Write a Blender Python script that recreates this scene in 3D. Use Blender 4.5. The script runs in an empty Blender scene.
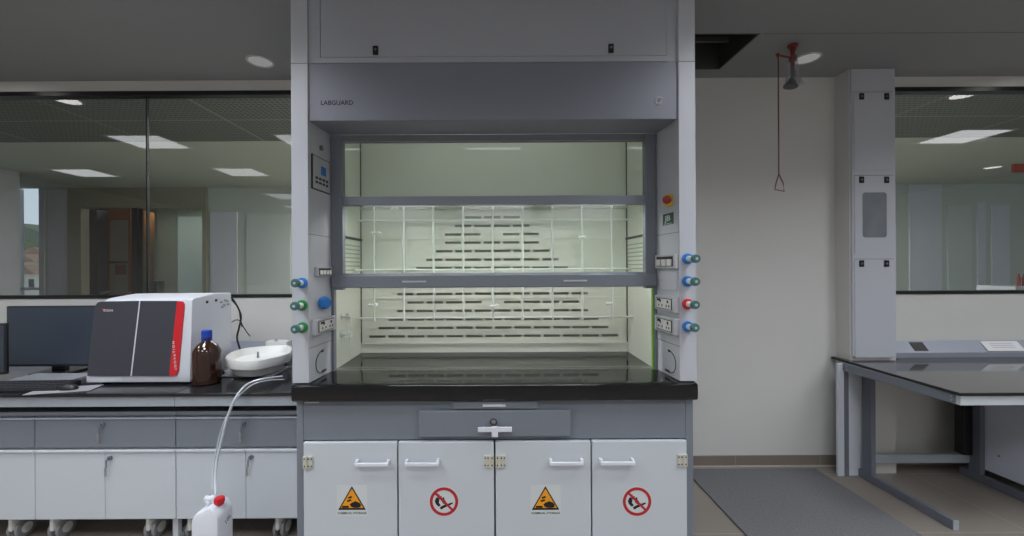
import bpy, bmesh, math, random
from mathutils import Matrix, Vector
random.seed(7)
S = bpy.context.scene
COL = S.collection

# ------------------------------------------------------------------ camera
F = 400.0                 # focal length in pixels of the 1024 x 536 frame
VX, VY, H = 494.0, 267.0, 1.42
ROLL = math.radians(0.3)
cd = bpy.data.cameras.new('camera')
cam = bpy.data.objects.new('camera', cd)
COL.objects.link(cam)
cd.sensor_width = 36.0
cd.sensor_fit = 'HORIZONTAL'
cd.lens = F / 1024.0 * 36.0
cd.shift_x = (512.0 - VX) / 1024.0
cd.shift_y = (VY - 268.0) / 1024.0
cd.clip_start = 0.05
cam.matrix_world = Matrix.Translation((0, 0, H)) @ Matrix.Rotation(math.radians(90), 4, 'X') @ Matrix.Rotation(-ROLL, 4, 'Z')
S.camera = cam

# ------------------------------------------------------------------ world, exposure
w = bpy.data.worlds.new('world'); S.world = w
w.use_nodes = True
bg = w.node_tree.nodes['Background']
bg.inputs[0].default_value = (0.62, 0.74, 0.86, 1)
bg.inputs[1].default_value = 0.9
S.view_settings.view_transform = 'Standard'
S.view_settings.look = 'None'
S.view_settings.gamma = 1.0
S.view_settings.use_curve_mapping = False
S.view_settings.exposure = 0.0
LAMP = 1.9               # radiance of the added ceiling panel lamps
SPREAD = 140; PW = 14.5
LAMP_FAR = 23.0
CEIL = 2.755
WALL = 2.84

# ------------------------------------------------------------------ helpers
def at(px, py, D):
    """point of the place at depth D seen at a pixel of the photograph"""
    dx, dy = px - VX, py - VY
    c, s = math.cos(ROLL), math.sin(ROLL)
    x = dx * c - dy * s
    y = dx * s + dy * c
    return Vector((x * D / F, D, H - y * D / F))
def zz(py, D, px=494): return at(px, py, D).z
def xx(px, D, py=267): return at(px, py, D).x

def srgb(r, g, b):
    f = lambda v: (v / 255 / 12.92) if v / 255 <= 0.04045 else ((v / 255 + 0.055) / 1.055) ** 2.4
    return (f(r), f(g), f(b), 1)

def mat(name, col, rough=0.5, metal=0.0, spec=0.5, var=0.04, scale=6.0, bump=0.0, bscale=200.0, emit=0, coat=0):
    m = bpy.data.materials.new(name); m.use_nodes = True
    nt = m.node_tree; p = nt.nodes['Principled BSDF']
    p.inputs['Roughness'].default_value = rough
    p.inputs['Metallic'].default_value = metal
    p.inputs['Specular IOR Level'].default_value = spec
    p.inputs['Coat Weight'].default_value = coat
    c = col
    tc = nt.nodes.new('ShaderNodeTexCoord')
    if var > 0:
        n = nt.nodes.new('ShaderNodeTexNoise'); n.inputs['Scale'].default_value = scale
        n.inputs['Detail'].default_value = 3
        nt.links.new(tc.outputs['Object'], n.inputs['Vector'])
        r = nt.nodes.new('ShaderNodeMapRange')
        r.inputs['To Min'].default_value = 1 - var; r.inputs['To Max'].default_value = 1 + var
        nt.links.new(n.outputs['Fac'], r.inputs['Value'])
        mx = nt.nodes.new('ShaderNodeVectorMath'); mx.operation = 'SCALE'
        mx.inputs[0].default_value = c[:3]
        nt.links.new(r.outputs['Result'], mx.inputs['Scale'])
        nt.links.new(mx.outputs['Vector'], p.inputs['Base Color'])
    else:
        p.inputs['Base Color'].default_value = c
    if bump > 0:
        n2 = nt.nodes.new('ShaderNodeTexNoise'); n2.inputs['Scale'].default_value = bscale
        nt.links.new(tc.outputs['Object'], n2.inputs['Vector'])
        b = nt.nodes.new('ShaderNodeBump'); b.inputs['Strength'].default_value = bump
        b.inputs['Distance'].default_value = 0.002
        nt.links.new(n2.outputs['Fac'], b.inputs['Height'])
        nt.links.new(b.outputs['Normal'], p.inputs['Normal'])
    if emit > 0:
        p.inputs['Emission Color'].default_value = c
        p.inputs['Emission Strength'].default_value = emit
    return m

def glass_mat(name, tint, refl=2.0, base=0.0):
    m = bpy.data.materials.new(name); m.use_nodes = True
    nt = m.node_tree; nt.nodes.clear()
    out = nt.nodes.new('ShaderNodeOutputMaterial')
    tr = nt.nodes.new('ShaderNodeBsdfTransparent'); tr.inputs[0].default_value = (*tint, 1)
    gl = nt.nodes.new('ShaderNodeBsdfGlossy'); gl.inputs['Roughness'].default_value = 0.0
    gl.inputs['Color'].default_value = (1, 1, 1, 1)
    fr = nt.nodes.new('ShaderNodeFresnel'); fr.inputs['IOR'].default_value = 1.5
    mu = nt.nodes.new('ShaderNodeMath'); mu.operation = 'MULTIPLY_ADD'
    mu.inputs[1].default_value = refl; mu.inputs[2].default_value = base; mu.use_clamp = True
    nt.links.new(fr.outputs[0], mu.inputs[0])
    mx = nt.nodes.new('ShaderNodeMixShader')
    nt.links.new(mu.outputs[0], mx.inputs[0]); nt.links.new(tr.outputs[0], mx.inputs[1]); nt.links.new(gl.outputs[0], mx.inputs[2])
    nt.links.new(mx.outputs[0], out.inputs[0])
    return m

def emis(name, col, s):
    m = bpy.data.materials.new(name); m.use_nodes = True
    nt = m.node_tree; nt.nodes.clear()
    out = nt.nodes.new('ShaderNodeOutputMaterial'); e = nt.nodes.new('ShaderNodeEmission')
    e.inputs[0].default_value = col; e.inputs[1].default_value = s
    nt.links.new(e.outputs[0], out.inputs[0]); return m

class MB:
    """collects shapes, then links them as ONE mesh object"""
    def __init__(s): s.bm = bmesh.new(); s.mi = 0
    def _set(s, n0):
        s.bm.faces.ensure_lookup_table()
        for f in s.bm.faces[n0:]: f.material_index = s.mi
    def box(s, x0, x1, y0, y1, z0, z1, bev=0.0, seg=2, M=None):
        t = bmesh.new()
        bmesh.ops.create_cube(t, size=1)
        bmesh.ops.scale(t, vec=(abs(x1 - x0), abs(y1 - y0), abs(z1 - z0)), verts=t.verts)
        bmesh.ops.translate(t, vec=((x0 + x1) / 2, (y0 + y1) / 2, (z0 + z1) / 2), verts=t.verts)
        if bev > 0: bmesh.ops.bevel(t, geom=list(t.edges), offset=bev, segments=seg, profile=0.5, affect='EDGES')
        s._merge(t, M); return s
    def _merge(s, t, M=None):
        if M: bmesh.ops.transform(t, matrix=M, verts=t.verts)
        bmesh.ops.recalc_face_normals(t, faces=t.faces)
        n0 = len(s.bm.faces)
        me = bpy.data.meshes.new('tmp'); t.to_mesh(me); t.free()
        s.bm.from_mesh(me); bpy.data.meshes.remove(me); s._set(n0)
    def prism(s, pts, axis, a, b, bev=0.0, M=None):
        """polygon extruded along axis; pts are the two other coordinates in x,y,z order"""
        t = bmesh.new()
        def P(u, v, k):
            return {'x': (k, u, v), 'y': (u, k, v), 'z': (u, v, k)}[axis]
        lo = [t.verts.new(P(u, v, a)) for u, v in pts]; hi = [t.verts.new(P(u, v, b)) for u, v in pts]
        n = len(pts)
        t.faces.new(lo); t.faces.new(hi)
        for i in range(n): t.faces.new((lo[i], lo[(i + 1) % n], hi[(i + 1) % n], hi[i]))
        bmesh.ops.recalc_face_normals(t, faces=t.faces)
        if bev > 0: bmesh.ops.bevel(t, geom=list(t.edges), offset=bev, segments=2, profile=0.5, affect='EDGES')
        s._merge(t, M); return s
    def cyl(s, p0, p1, r, r2=None, seg=24, bev=0.0, M=None):
        p0, p1 = Vector(p0), Vector(p1); d = p1 - p0
        t = bmesh.new()
        bmesh.ops.create_cone(t, cap_ends=True, segments=seg, radius1=r, radius2=r if r2 is None else r2, depth=d.length)
        if bev > 0:
            e = [e for e in t.edges if any(len(f.verts) > 4 for f in e.link_faces)]
            bmesh.ops.bevel(t, geom=e, offset=bev, segments=2, profile=0.5, affect='EDGES')
        q = Vector((0, 0, 1)).rotation_difference(d.normalized()).to_matrix().to_4x4()
        bmesh.ops.transform(t, matrix=Matrix.Translation((p0 + p1) / 2) @ q, verts=t.verts)
        s._merge(t, M); return s
    def lathe(s, prof, c=(0, 0, 0), seg=32, sx=1.0, sy=1.0, M=None):
        t = bmesh.new(); rings = []
        for r, z in prof:
            if r < 1e-6: rings.append([t.verts.new((c[0], c[1], c[2] + z))])
            else: rings.append([t.verts.new((c[0] + sx * r * math.cos(2 * math.pi * k / seg), c[1] + sy * r * math.sin(2 * math.pi * k / seg), c[2] + z)) for k in range(seg)])
        for A, B in zip(rings, rings[1:]):
            for k in range(seg):
                a = A[k % len(A)]; a2 = A[(k + 1) % len(A)]; b = B[k % len(B)]; b2 = B[(k + 1) % len(B)]
                vs = []
                for v in (a, a2, b2, b):
                    if v not in vs: vs.append(v)
                if len(vs) > 2: t.faces.new(vs)
        s._merge(t, M); return s
    def tube(s, pts, r, seg=10, smooth=True, closed=False):
        P = [Vector(p) for p in pts]
        if smooth and len(P) > 2:
            Q = []
            n = len(P)
            rng = range(n if closed else n - 1)
            for i in rng:
                if closed: a, b, c, d = P[i - 1], P[i], P[(i + 1) % n], P[(i + 2) % n]
                else: a, b, c, d = P[max(i - 1, 0)], P[i], P[i + 1], P[min(i + 2, n - 1)]
                for k in range(6):
                    u = k / 6
                    Q.append(0.5 * ((2 * b) + (c - a) * u + (2 * a - 5 * b + 4 * c - d) * u * u + (3 * b - a - 3 * c + d) * u ** 3))
            if not closed: Q.append(P[-1])
            P = Q
        t = bmesh.new(); rings = []; n = len(P)
        up = Vector((0.13, 0.21, 0.97)).normalized()
        for i in range(n):
            if closed: d = (P[(i + 1) % n] - P[i - 1]).normalized()
            else: d = (P[min(i + 1, n - 1)] - P[max(i - 1, 0)]).normalized()
            u = d.cross(up)
            if u.length < 0.05: u = d.cross(Vector((1, 0, 0)))
            u.normalize(); v = d.cross(u)
            up = -v if False else up
            rings.append([t.verts.new(P[i] + r * (math.cos(2 * math.pi * k / seg) * u + math.sin(2 * math.pi * k / seg) * v)) for k in range(seg)])
        m = n if closed else n - 1
        for i in range(m):
            A, B = rings[i], rings[(i + 1) % n]
            for k in range(seg): t.faces.new((A[k], A[(k + 1) % seg], B[(k + 1) % seg], B[k]))
        if not closed: t.faces.new(rings[0]); t.faces.new(rings[-1])
        s._merge(t); return s
    def build(s, name, mats, parent=None, smooth=False, label=None):
        me = bpy.data.meshes.new(name)
        if smooth:
            for f in s.bm.faces: f.smooth = True
        s.bm.to_mesh(me); s.bm.free()
        for m in (mats if isinstance(mats, (list, tuple)) else [mats]): me.materials.append(m)
        if smooth:
            try: me.set_sharp_from_angle(angle=math.radians(35))
            except Exception: pass
        o = bpy.data.objects.new(name, me); COL.objects.link(o)
        if parent:
            o.parent = parent
            # meshes are modelled in world coordinates: only the Empty at a thing's base is offset
            o.matrix_parent_inverse = (parent.matrix_basis if parent.type == 'EMPTY' else Matrix.Identity(4)).inverted()
        if label: o['label'] = label
        return o

def text_into(mb, txt, size, M, depth=0.0006, spacing=1.0, width=None):
    """flat lettering added to a mesh; local x right, y up"""
    cu = bpy.data.curves.new('txt', 'FONT'); cu.body = txt; cu.size = size
    cu.align_x = 'CENTER'; cu.align_y = 'CENTER'; cu.extrude = depth; cu.space_character = spacing
    cu.resolution_u = 3; cu.offset = size * 0.012
    o = bpy.data.objects.new('txt', cu); COL.objects.link(o)
    dg = bpy.context.evaluated_depsgraph_get()
    me = bpy.data.meshes.new_from_object(o.evaluated_get(dg))
    if width:
        xs = [v.co.x for v in me.vertices]; k = width / max(1e-6, max(xs) - min(xs))
        M = M @ Matrix.Diagonal((k, 1, 1, 1))
    me.transform(M)
    n0 = len(mb.bm.faces)
    mb.bm.from_mesh(me); mb._set(n0)
    bpy.data.objects.remove(o); bpy.data.curves.remove(cu); bpy.data.meshes.remove(me)

def thing(name, label, cat, loc=(0, 0, 0), group=None):
    o = bpy.data.objects.new(name, None); COL.objects.link(o)
    o.location = loc; o.empty_display_size = 0.05
    o['label'] = label; o['category'] = cat
    if group: o['group'] = group
    return o
def tag(o, label, cat, group=None):
    o['label'] = label; o['category'] = cat
    if group: o['group'] = group
    return o
def struct(o): o['kind'] = 'structure'; return o
def copy_tree(o, parent=None, off=None):
    c = o.copy(); COL.objects.link(c)
    if parent: c.parent = parent
    if off is not None: c.location = Vector(o.location) + Vector(off)
    for ch in list(o.children):
        copy_tree(ch, c)
    return c
FRONT = Matrix.Rotation(math.radians(90), 4, 'X')     # local xy plane -> faces the camera (-Y)
def fr(x, y, z): return Matrix.Translation((x, y, z)) @ FRONT

# ------------------------------------------------------------------ materials
M_wall = mat('wall_paint', srgb(211, 209, 205), 0.7, var=0.015, bump=0.1, bscale=300)
M_ceil = mat('ceiling_dimmed_paint', srgb(147, 149, 149), 0.75, var=0.01, bump=0.05, bscale=200)  # greyer than its likely white, the dimming put into the colour
M_white = mat('white_powder_coat', srgb(203, 208, 214), 0.4, var=0.01)
M_white2 = mat('white_steel', srgb(192, 194, 201), 0.42, var=0.01)
M_fascia = mat('fascia_steel', srgb(172, 174, 182), 0.4, var=0.02)
M_grey = mat('grey_steel', srgb(123, 129, 138), 0.4, var=0.02)
M_grey2 = mat('grey_dark_steel', srgb(108, 111, 122), 0.35, var=0.02)
M_canopy = mat('canopy_steel', srgb(128, 130, 142), 0.4, var=0.02)
M_apron = mat('bench_apron', srgb(166, 173, 181), 0.35, var=0.02)
M_trunk = mat('trunking_steel', srgb(152, 157, 168), 0.35, var=0.01)
M_black = mat('black_phenolic', srgb(34, 34, 37), 0.13, var=0.08, scale=20, spec=0.5, bump=0.015, bscale=6)
M_epoxy = mat('black_epoxy_worktop', srgb(17, 17, 19), 0.07, var=0.1, scale=30, spec=0.6)
M_tabletop = mat('grey_black_table_top', srgb(70, 68, 66), 0.07, var=0.05, spec=1.0)
M_dark = mat('dark_plastic', srgb(30, 31, 34), 0.4)
M_edge = mat('black_edge', srgb(22, 22, 24), 0.35)
M_steel = mat('brushed_steel', srgb(190, 190, 188), 0.3, metal=0.9, var=0.05)
M_chrome = mat('hinge_nickel', srgb(205, 202, 188), 0.4, metal=0.1, var=0.05)
M_handle = mat('handle_white', srgb(225, 226, 232), 0.3, var=0.0)
M_liner = mat('hood_liner', srgb(226, 230, 217), 0.4, var=0.01)
M_liner_dark = mat('slot_shade_and_bar', srgb(170, 175, 158), 0.6)  # darker liner copy: shade inside the slots put into the colour
M_lattice = mat('lattice_rod', srgb(232, 238, 232), 0.3, var=0.0)
M_blue = mat('blue_plastic', srgb(40, 120, 200), 0.35, var=0.0)
M_green = mat('green_plastic', srgb(44, 130, 70), 0.35, var=0.0)
M_tapgrn = mat('tap_head_green', srgb(64, 108, 104), 0.4, var=0.0)
M_red = mat('red_plastic', srgb(205, 38, 48), 0.35, var=0.0)
M_yellow = mat('yellow_plastic', srgb(222, 178, 60), 0.4, var=0.0)
M_maroon = mat('stop_button_red', srgb(140, 35, 28), 0.35, var=0.0)
M_stem = mat('tap_stem', srgb(225, 230, 228), 0.3, var=0.0)
M_socket = mat('socket_face', srgb(216, 214, 212), 0.4, var=0.0)
M_frame = mat('socket_frame', srgb(186, 186, 192), 0.4, var=0.0)
M_slot = mat('dark_slot', srgb(40, 38, 38), 0.5, var=0.0)
M_paper = mat('paper', srgb(225, 224, 224), 0.7, var=0.01)
M_sticker = mat('sticker_vinyl', srgb(212, 216, 216), 0.5, var=0.01)
M_orange = mat('warning_orange', srgb(245, 160, 30), 0.5, var=0.03)
M_print = mat('print_black', srgb(25, 22, 20), 0.6, var=0.0)
M_signred = mat('sign_red', srgb(185, 30, 45), 0.5, var=0.0)
M_inst = mat('instrument_white', srgb(208, 210, 217), 0.4, var=0.01)
M_instdark = mat('instrument_front', srgb(64, 65, 72), 0.4, var=0.02)
M_screen = mat('switched_off_screen', srgb(58, 66, 78), 0.3, var=0.0, spec=0.6)
M_amber = mat('amber_bottle', srgb(52, 30, 20), 0.1, var=0.05, spec=0.7)
M_bluecap = mat('blue_cap', srgb(30, 70, 175), 0.4, var=0.0)
M_plastic = mat('white_plastic', srgb(236, 236, 232), 0.35, var=0.0)
M_can = mat('translucent_white_plastic', srgb(226, 228, 236), 0.45, var=0.01)
M_cable = mat('cable', srgb(28, 30, 34), 0.5, var=0.0)
M_hose = mat('clear_hose', srgb(200, 206, 214), 0.15, var=0.0)
M_pipe = mat('red_pipe', srgb(130, 50, 48), 0.45, var=0.05)
M_showerhead = mat('shower_head', srgb(90, 90, 96), 0.35, metal=0.4)
M_wood = mat('brown_wood', srgb(165, 108, 64), 0.5, var=0.12, scale=12)
M_bronze = mat('bronze_frame', srgb(150, 146, 130), 0.4, var=0.02)
M_sash = mat('sash_frame', srgb(120, 125, 134), 0.4, var=0.01)
M_farwall = mat('far_wall', srgb(190, 198, 192), 0.7, var=0.02)
M_farceil = mat('far_ceiling', srgb(190, 196, 184), 0.8, var=0.02)
M_farpale = mat('far_pale', srgb(205, 208, 218), 0.6, var=0.02)
M_farsoft = mat('far_soft_reflection', srgb(196, 204, 200), 0.6, var=0.02)
M_glass = glass_mat('window_glass', (0.865, 0.90, 0.885), 2.0)
M_sashglass = glass_mat('sash_glass', (0.9, 0.95, 0.92), 1.6, 0.01)
M_glassedge = mat('green_glass_edge', srgb(120, 175, 70), 0.4, var=0.0)
M_latch = mat('black_latch', srgb(24, 24, 26), 0.3, var=0.0)
M_seamgrey = mat('seam_grey', srgb(130, 130, 138), 0.6, var=0)
M_diff = emis('added_lamp_diffuser', (0.93, 0.975, 1.04, 1), LAMP)
M_diff_low = emis('lamp_diffuser_dimmed', (0.95, 0.98, 1.02, 1), 3.4)
M_diff_far = emis('added_far_diffuser', (1.0, 1.0, 1.0, 1), LAMP_FAR)
M_down = emis('downlight_diffuser', (1.0, 0.98, 0.96, 1), 0.24)
M_tube = emis('added_hood_tube', (1.0, 1.0, 0.98, 1), 2.4)
M_led = emis('added_chamber_led', (1.0, 1.0, 0.98, 1), 60.0)

def tile_mat(name, c1, c2, tile, rough, off=(0, 0), mortar=0.006, axis=None):
    m = bpy.data.materials.new(name); m.use_nodes = True
    nt = m.node_tree; p = nt.nodes['Principled BSDF']; p.inputs['Roughness'].default_value = rough
    tc = nt.nodes.new('ShaderNodeTexCoord'); mp = nt.nodes.new('ShaderNodeMapping')
    mp.inputs['Location'].default_value = (off[0], off[1], 0)
    if axis == 'XZ': mp.inputs['Rotation'].default_value = (math.radians(-90), 0, 0)
    nt.links.new(tc.outputs['Object'], mp.inputs['Vector'])
    b = nt.nodes.new('ShaderNodeTexBrick'); b.offset = 0.0; b.squash = 1.0
    b.inputs['Scale'].default_value = 1.0; b.inputs['Brick Width'].default_value = tile
    b.inputs['Row Height'].default_value = tile; b.inputs['Mortar Size'].default_value = mortar / 2
    b.inputs['Mortar Smooth'].default_value = 0.2
    b.inputs['Color1'].default_value = c1; b.inputs['Color2'].default_value = tuple(v * 1.04 for v in c1[:3]) + (1,)
    b.inputs['Mortar'].default_value = c2
    nt.links.new(mp.outputs['Vector'], b.inputs['Vector'])
    n = nt.nodes.new('ShaderNodeTexNoise'); n.inputs['Scale'].default_value = 2.5; n.inputs['Detail'].default_value = 6
    nt.links.new(tc.outputs['Object'], n.inputs['Vector'])
    r = nt.nodes.new('ShaderNodeMapRange'); r.inputs['To Min'].default_value = 0.9; r.inputs['To Max'].default_value = 1.1
    nt.links.new(n.outputs['Fac'], r.inputs['Value'])
    sc = nt.nodes.new('ShaderNodeVectorMath'); sc.operation = 'SCALE'
    nt.links.new(b.outputs['Color'], sc.inputs[0]); nt.links.new(r.outputs['Result'], sc.inputs['Scale'])
    nt.links.new(sc.outputs['Vector'], p.inputs['Base Color'])
    return m
M_floor = tile_mat('floor_tiles', srgb(134, 126, 117), srgb(160, 153, 144), 0.6, 0.35, off=(0.17, 0.28))
M_base = tile_mat('baseboard_tile', srgb(128, 118, 108), srgb(150, 140, 130), 0.6, 0.4, off=(0.1, 0.0), axis='XZ')

# carpet mat: fine woven loops
M_mat = mat('mat_loops', srgb(112, 112, 114), 0.95, var=0.45, scale=110, bump=0.8, bscale=260)

# mesh ceiling beyond the glass
def mesh_ceiling():
    m = bpy.data.materials.new('open_mesh_ceiling'); m.use_nodes = True
    nt = m.node_tree; p = nt.nodes['Principled BSDF']; p.inputs['Roughness'].default_value = 0.8
    tc = nt.nodes.new('ShaderNodeTexCoord')
    b = nt.nodes.new('ShaderNodeTexBrick'); b.offset = 0.0
    b.inputs['Scale'].default_value = 1.0; b.inputs['Brick Width'].default_value = 0.045; b.inputs['Row Height'].default_value = 0.045
    b.inputs['Mortar Size'].default_value = 0.008; b.inputs['Mortar Smooth'].default_value = 0.3
    b.inputs['Color1'].default_value = srgb(84, 87, 82); b.inputs['Color2'].default_value = srgb(88, 92, 86)
    b.inputs['Mortar'].default_value = srgb(122, 126, 121)
    nt.links.new(tc.outputs['Object'], b.inputs['Vector'])
    b2 = nt.nodes.new('ShaderNodeTexBrick'); b2.offset = 0.0
    b2.inputs['Scale'].default_value = 1.0; b2.inputs['Brick Width'].default_value = 1.2; b2.inputs['Row Height'].default_value = 1.2
    b2.inputs['Mortar Size'].default_value = 0.012
    b2.inputs['Color1'].default_value = (0, 0, 0, 1); b2.inputs['Color2'].default_value = (0, 0, 0, 1); b2.inputs['Mortar'].default_value = (1, 1, 1, 1)
    nt.links.new(tc.outputs['Object'], b2.inputs['Vector'])
    mx = nt.nodes.new('ShaderNodeMix'); mx.data_type = 'RGBA'
    nt.links.new(b2.outputs['Fac'], mx.inputs[0]); nt.links.new(b.outputs['Color'], mx.inputs[6])
    mx.inputs[7].default_value = srgb(138, 142, 137)
    nt.links.new(mx.outputs[2], p.inputs['Base Color'])
    return m
M_meshceil = mesh_ceiling()

# ================================================================== THE SETTING
XL, XR, YB = -6.8, 7.8, -3.8
ZS = zz(296.3, WALL)           # window sill height
ZT = zz(89.5, WALL)            # window head height
WXL1 = -1.25                   # right end of the left window (behind the hood)
WXR0 = 2.70                    # left end of the right window (behind the service column)
f_ = MB(); f_.box(XL, XR, YB, WALL + 0.1, -0.1, 0.0); struct(f_.build('floor', M_floor))
c_ = MB()                      # ceiling slab with the opened tile
vx1, vy0, vy1 = 1.54, 2.30, 2.72
vx0 = 0.95
c_.box(XL, XR, YB, vy0, CEIL, CEIL + 0.1); c_.box(XL, XR, vy1, WALL + 0.1, CEIL, CEIL + 0.1)
c_.box(XL, vx0, vy0, vy1, CEIL, CEIL + 0.1); c_.box(vx1, XR, vy0, vy1, CEIL, CEIL + 0.1)
struct(c_.build('ceiling', M_ceil))
t_ = MB(); t_.box(vx1 + 0.02, XR, 2.30, 2.304, CEIL - 0.0015, CEIL + 0.001)
struct(t_.build('trim_ceiling_seam', mat('seam', srgb(120, 120, 118), 0.7)))
w_ = MB()
w_.box(WXL1, WXR0, WALL, WALL + 0.1, 0, CEIL)
w_.box(XL, WXL1, WALL, WALL + 0.1, 0, ZS); w_.box(XL, WXL1, WALL, WALL + 0.1, ZT, CEIL)
w_.box(WXR0, XR, WALL, WALL + 0.1, 0, ZS); w_.box(WXR0, XR, WALL, WALL + 0.1, ZT, CEIL)
struct(w_.build('wall_back', M_wall))
w_ = MB(); w_.box(XL - 0.1, XL, YB, WALL + 0.1, 0, CEIL); struct(w_.build('wall_left', M_wall))
w_ = MB(); w_.box(XR, XR + 0.1, YB, WALL + 0.1, 0, CEIL); struct(w_.build('wall_right', M_wall))
w_ = MB(); w_.box(XL, XR, YB - 0.1, YB, 0, CEIL); struct(w_.build('wall_front', M_wall))
# boxed-out pilaster beside the right window
PX0, PX1, PY = xx(835, WALL, 200), xx(896, 2.71, 200), 2.715
w_ = MB(); w_.box(PX0, PX1 + 0.01, PY + 0.012, WALL, 0, CEIL); struct(w_.build('wall_pilaster', M_wall))
b_ = MB(); b_.box(0.95, PX0, WALL - 0.012, WALL, 0.0, 0.075, 0.002); struct(b_.build('baseboard_back', M_base))
b_ = MB(); b_.box(PX1 + 0.01, XR, WALL - 0.012, WALL, 0.0, 0.075, 0.002); struct(b_.build('baseboard_back', M_base))
b_ = MB(); b_.box(0.95, PX0, WALL - 0.02, WALL - 0.012, 0.0, 0.008); struct(b_.build('trim_floor_joint', mat('joint', srgb(190, 182, 172), 0.6)))

def window(name, x0, x1, joints):
    r = bpy.data.objects.new(name, None); COL.objects.link(r); r.location = ((x0 + x1) / 2, WALL, ZS); struct(r)
    f = MB(); t = 0.03
    f.box(x0, x1, WALL - 0.006, WALL + 0.06, ZT - t, ZT); f.box(x0, x1, WALL - 0.006, WALL + 0.06, ZS, ZS + t * 0.75)
    f.box(x0, x0 + 0.02, WALL - 0.004, WALL + 0.06, ZS, ZT); f.box(x1 - 0.02, x1, WALL - 0.004, WALL + 0.06, ZS, ZT)
    f.build('window_frame', M_edge, r)
    xs = [x0] + joints + [x1]
    for a, b in zip(xs, xs[1:]):
        g = MB(); g.box(a + 0.004, b - 0.004, WALL + 0.03, WALL + 0.031, ZS + 0.01, ZT - 0.01)
        me = g.build('window_pane', M_glass, r)
        bm = bmesh.new(); bm.from_mesh(me.data)      # one sheet: keep the front face only
        bmesh.ops.delete(bm, geom=[q for q in bm.faces if q.normal.y > -0.9], context='FACES')
        bm.to_mesh(me.data); bm.free()
    for j in joints:
        g = MB(); g.box(j - 0.005, j + 0.005, WALL + 0.022, WALL + 0.04, ZS + 0.02, ZT - 0.02); g.build('window_joint', M_edge, r)
    return r
window('window_1', XL, WXL1, [xx(144, WALL, 190)])
window('window_2', PX1 + 0.012, XR, [4.6])

# ------------------------------------------------------------------ the rooms beyond the glass
FY = 6.6
f_ = MB(); f_.prism([(-9.5, WALL + 0.1), (9.5, WALL + 0.1), (9.5, 8.6), (-9.46, 8.6), (-7.36, 6.72), (-7.36, FY), (-9.5, FY)], 'z', -0.1, 0.0); struct(f_.build('floor_corridor', M_floor))
MC = 4.20
c_ = MB(); c_.box(-9.5, 9.5, WALL + 0.1, MC, CEIL, CEIL + 0.1); struct(c_.build('ceiling_mesh', M_meshceil))
c_ = MB(); c_.prism([(-9.5, MC), (9.5, MC), (9.5, 8.6), (-9.46, 8.6), (-7.36, 6.72), (-7.36, FY), (-9.5, FY)], 'z', CEIL - 0.003, CEIL + 0.1); struct(c_.build('ceiling_corridor', M_farceil))
wx0, wx1 = xx(17, FY, 240), xx(45, FY, 240)
dx0, dx1 = xx(70, FY, 240), xx(208, FY, 240)
w_ = MB()
w_.box(-9.5, wx0, FY, FY + 0.1, 0, CEIL); w_.box(wx1, dx0, FY, FY + 0.1, 0, CEIL); w_.box(dx1, 9.5, FY, FY + 0.1, 0, CEIL)
w_.box(wx0, wx1, FY, FY + 0.1, 0, 0.5); struct(w_.build('wall_corridor', M_farwall))
w_ = MB(); w_.box(-9.6, -9.5, WALL + 0.1, FY, 0, CEIL); struct(w_.build('wall_corridor_left', M_farwall))
w_ = MB(); w_.box(9.5, 9.6, WALL + 0.1, 8.6, 0, CEIL); struct(w_.build('wall_corridor_right', M_farwall))
w_ = MB(); w_.box(-9.5, 9.5, 8.6, 8.7, 0, CEIL); w_.prism([(-9.46, 8.6), (-9.40, 8.6), (-7.30, 6.70), (-7.36, 6.70)], 'z', 0, CEIL); struct(w_.build('wall_corridor_back', M_farwall))
# tall window to the outside
r = bpy.data.objects.new('window_3', None); COL.objects.link(r); r.location = ((wx0 + wx1) / 2, FY, 0.5); struct(r)
f_ = MB(); f_.box(wx0, wx0 + 0.02, FY - 0.02, FY + 0.08, 0.5, CEIL); f_.box(wx1 - 0.08, wx1, FY - 0.02, FY + 0.08, 0.5, CEIL)
f_.box(wx0 + .02, wx1 - .08, FY - 0.02, FY + 0.08, 0.5, 0.56); f_.box(wx0 + .02, wx1 - .08, FY - 0.01, FY + 0.06, 1.08, 1.12); f_.build('window_frame', M_farpale, r)
# column near the window
w_ = MB(); w_.box(-9.5, xx(20, 5.5, 240), 5.0, 5.5, 0, CEIL); struct(w_.build('wall_column_corridor', mat('column_paint', srgb(196, 198, 206), 0.6)))
# pale wall panel, and reflections in the glass put in as pale strips
for (a, b, D, m, zt) in ((48, 68, 6.58, M_farpale, 2.74), (210, 237, 6.58, M_farpale, 2.35), (246, 290, 6.58, M_farsoft, 2.3), (910, 942, 6.58, M_farpale, 2.74), (978, 986, 6.58, M_farpale, 2.45), (992, 1010, 6.58, M_farpale, 2.4), (948, 972, 6.58, M_farsoft, 2.4)):
    q = MB(); q.box(xx(a, D, 240), xx(b, D, 240), D, D + 0.02, 0, min(zt, CEIL - 0.01), 0.002); struct(q.build('trim_wall_and_reflection', m))

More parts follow.
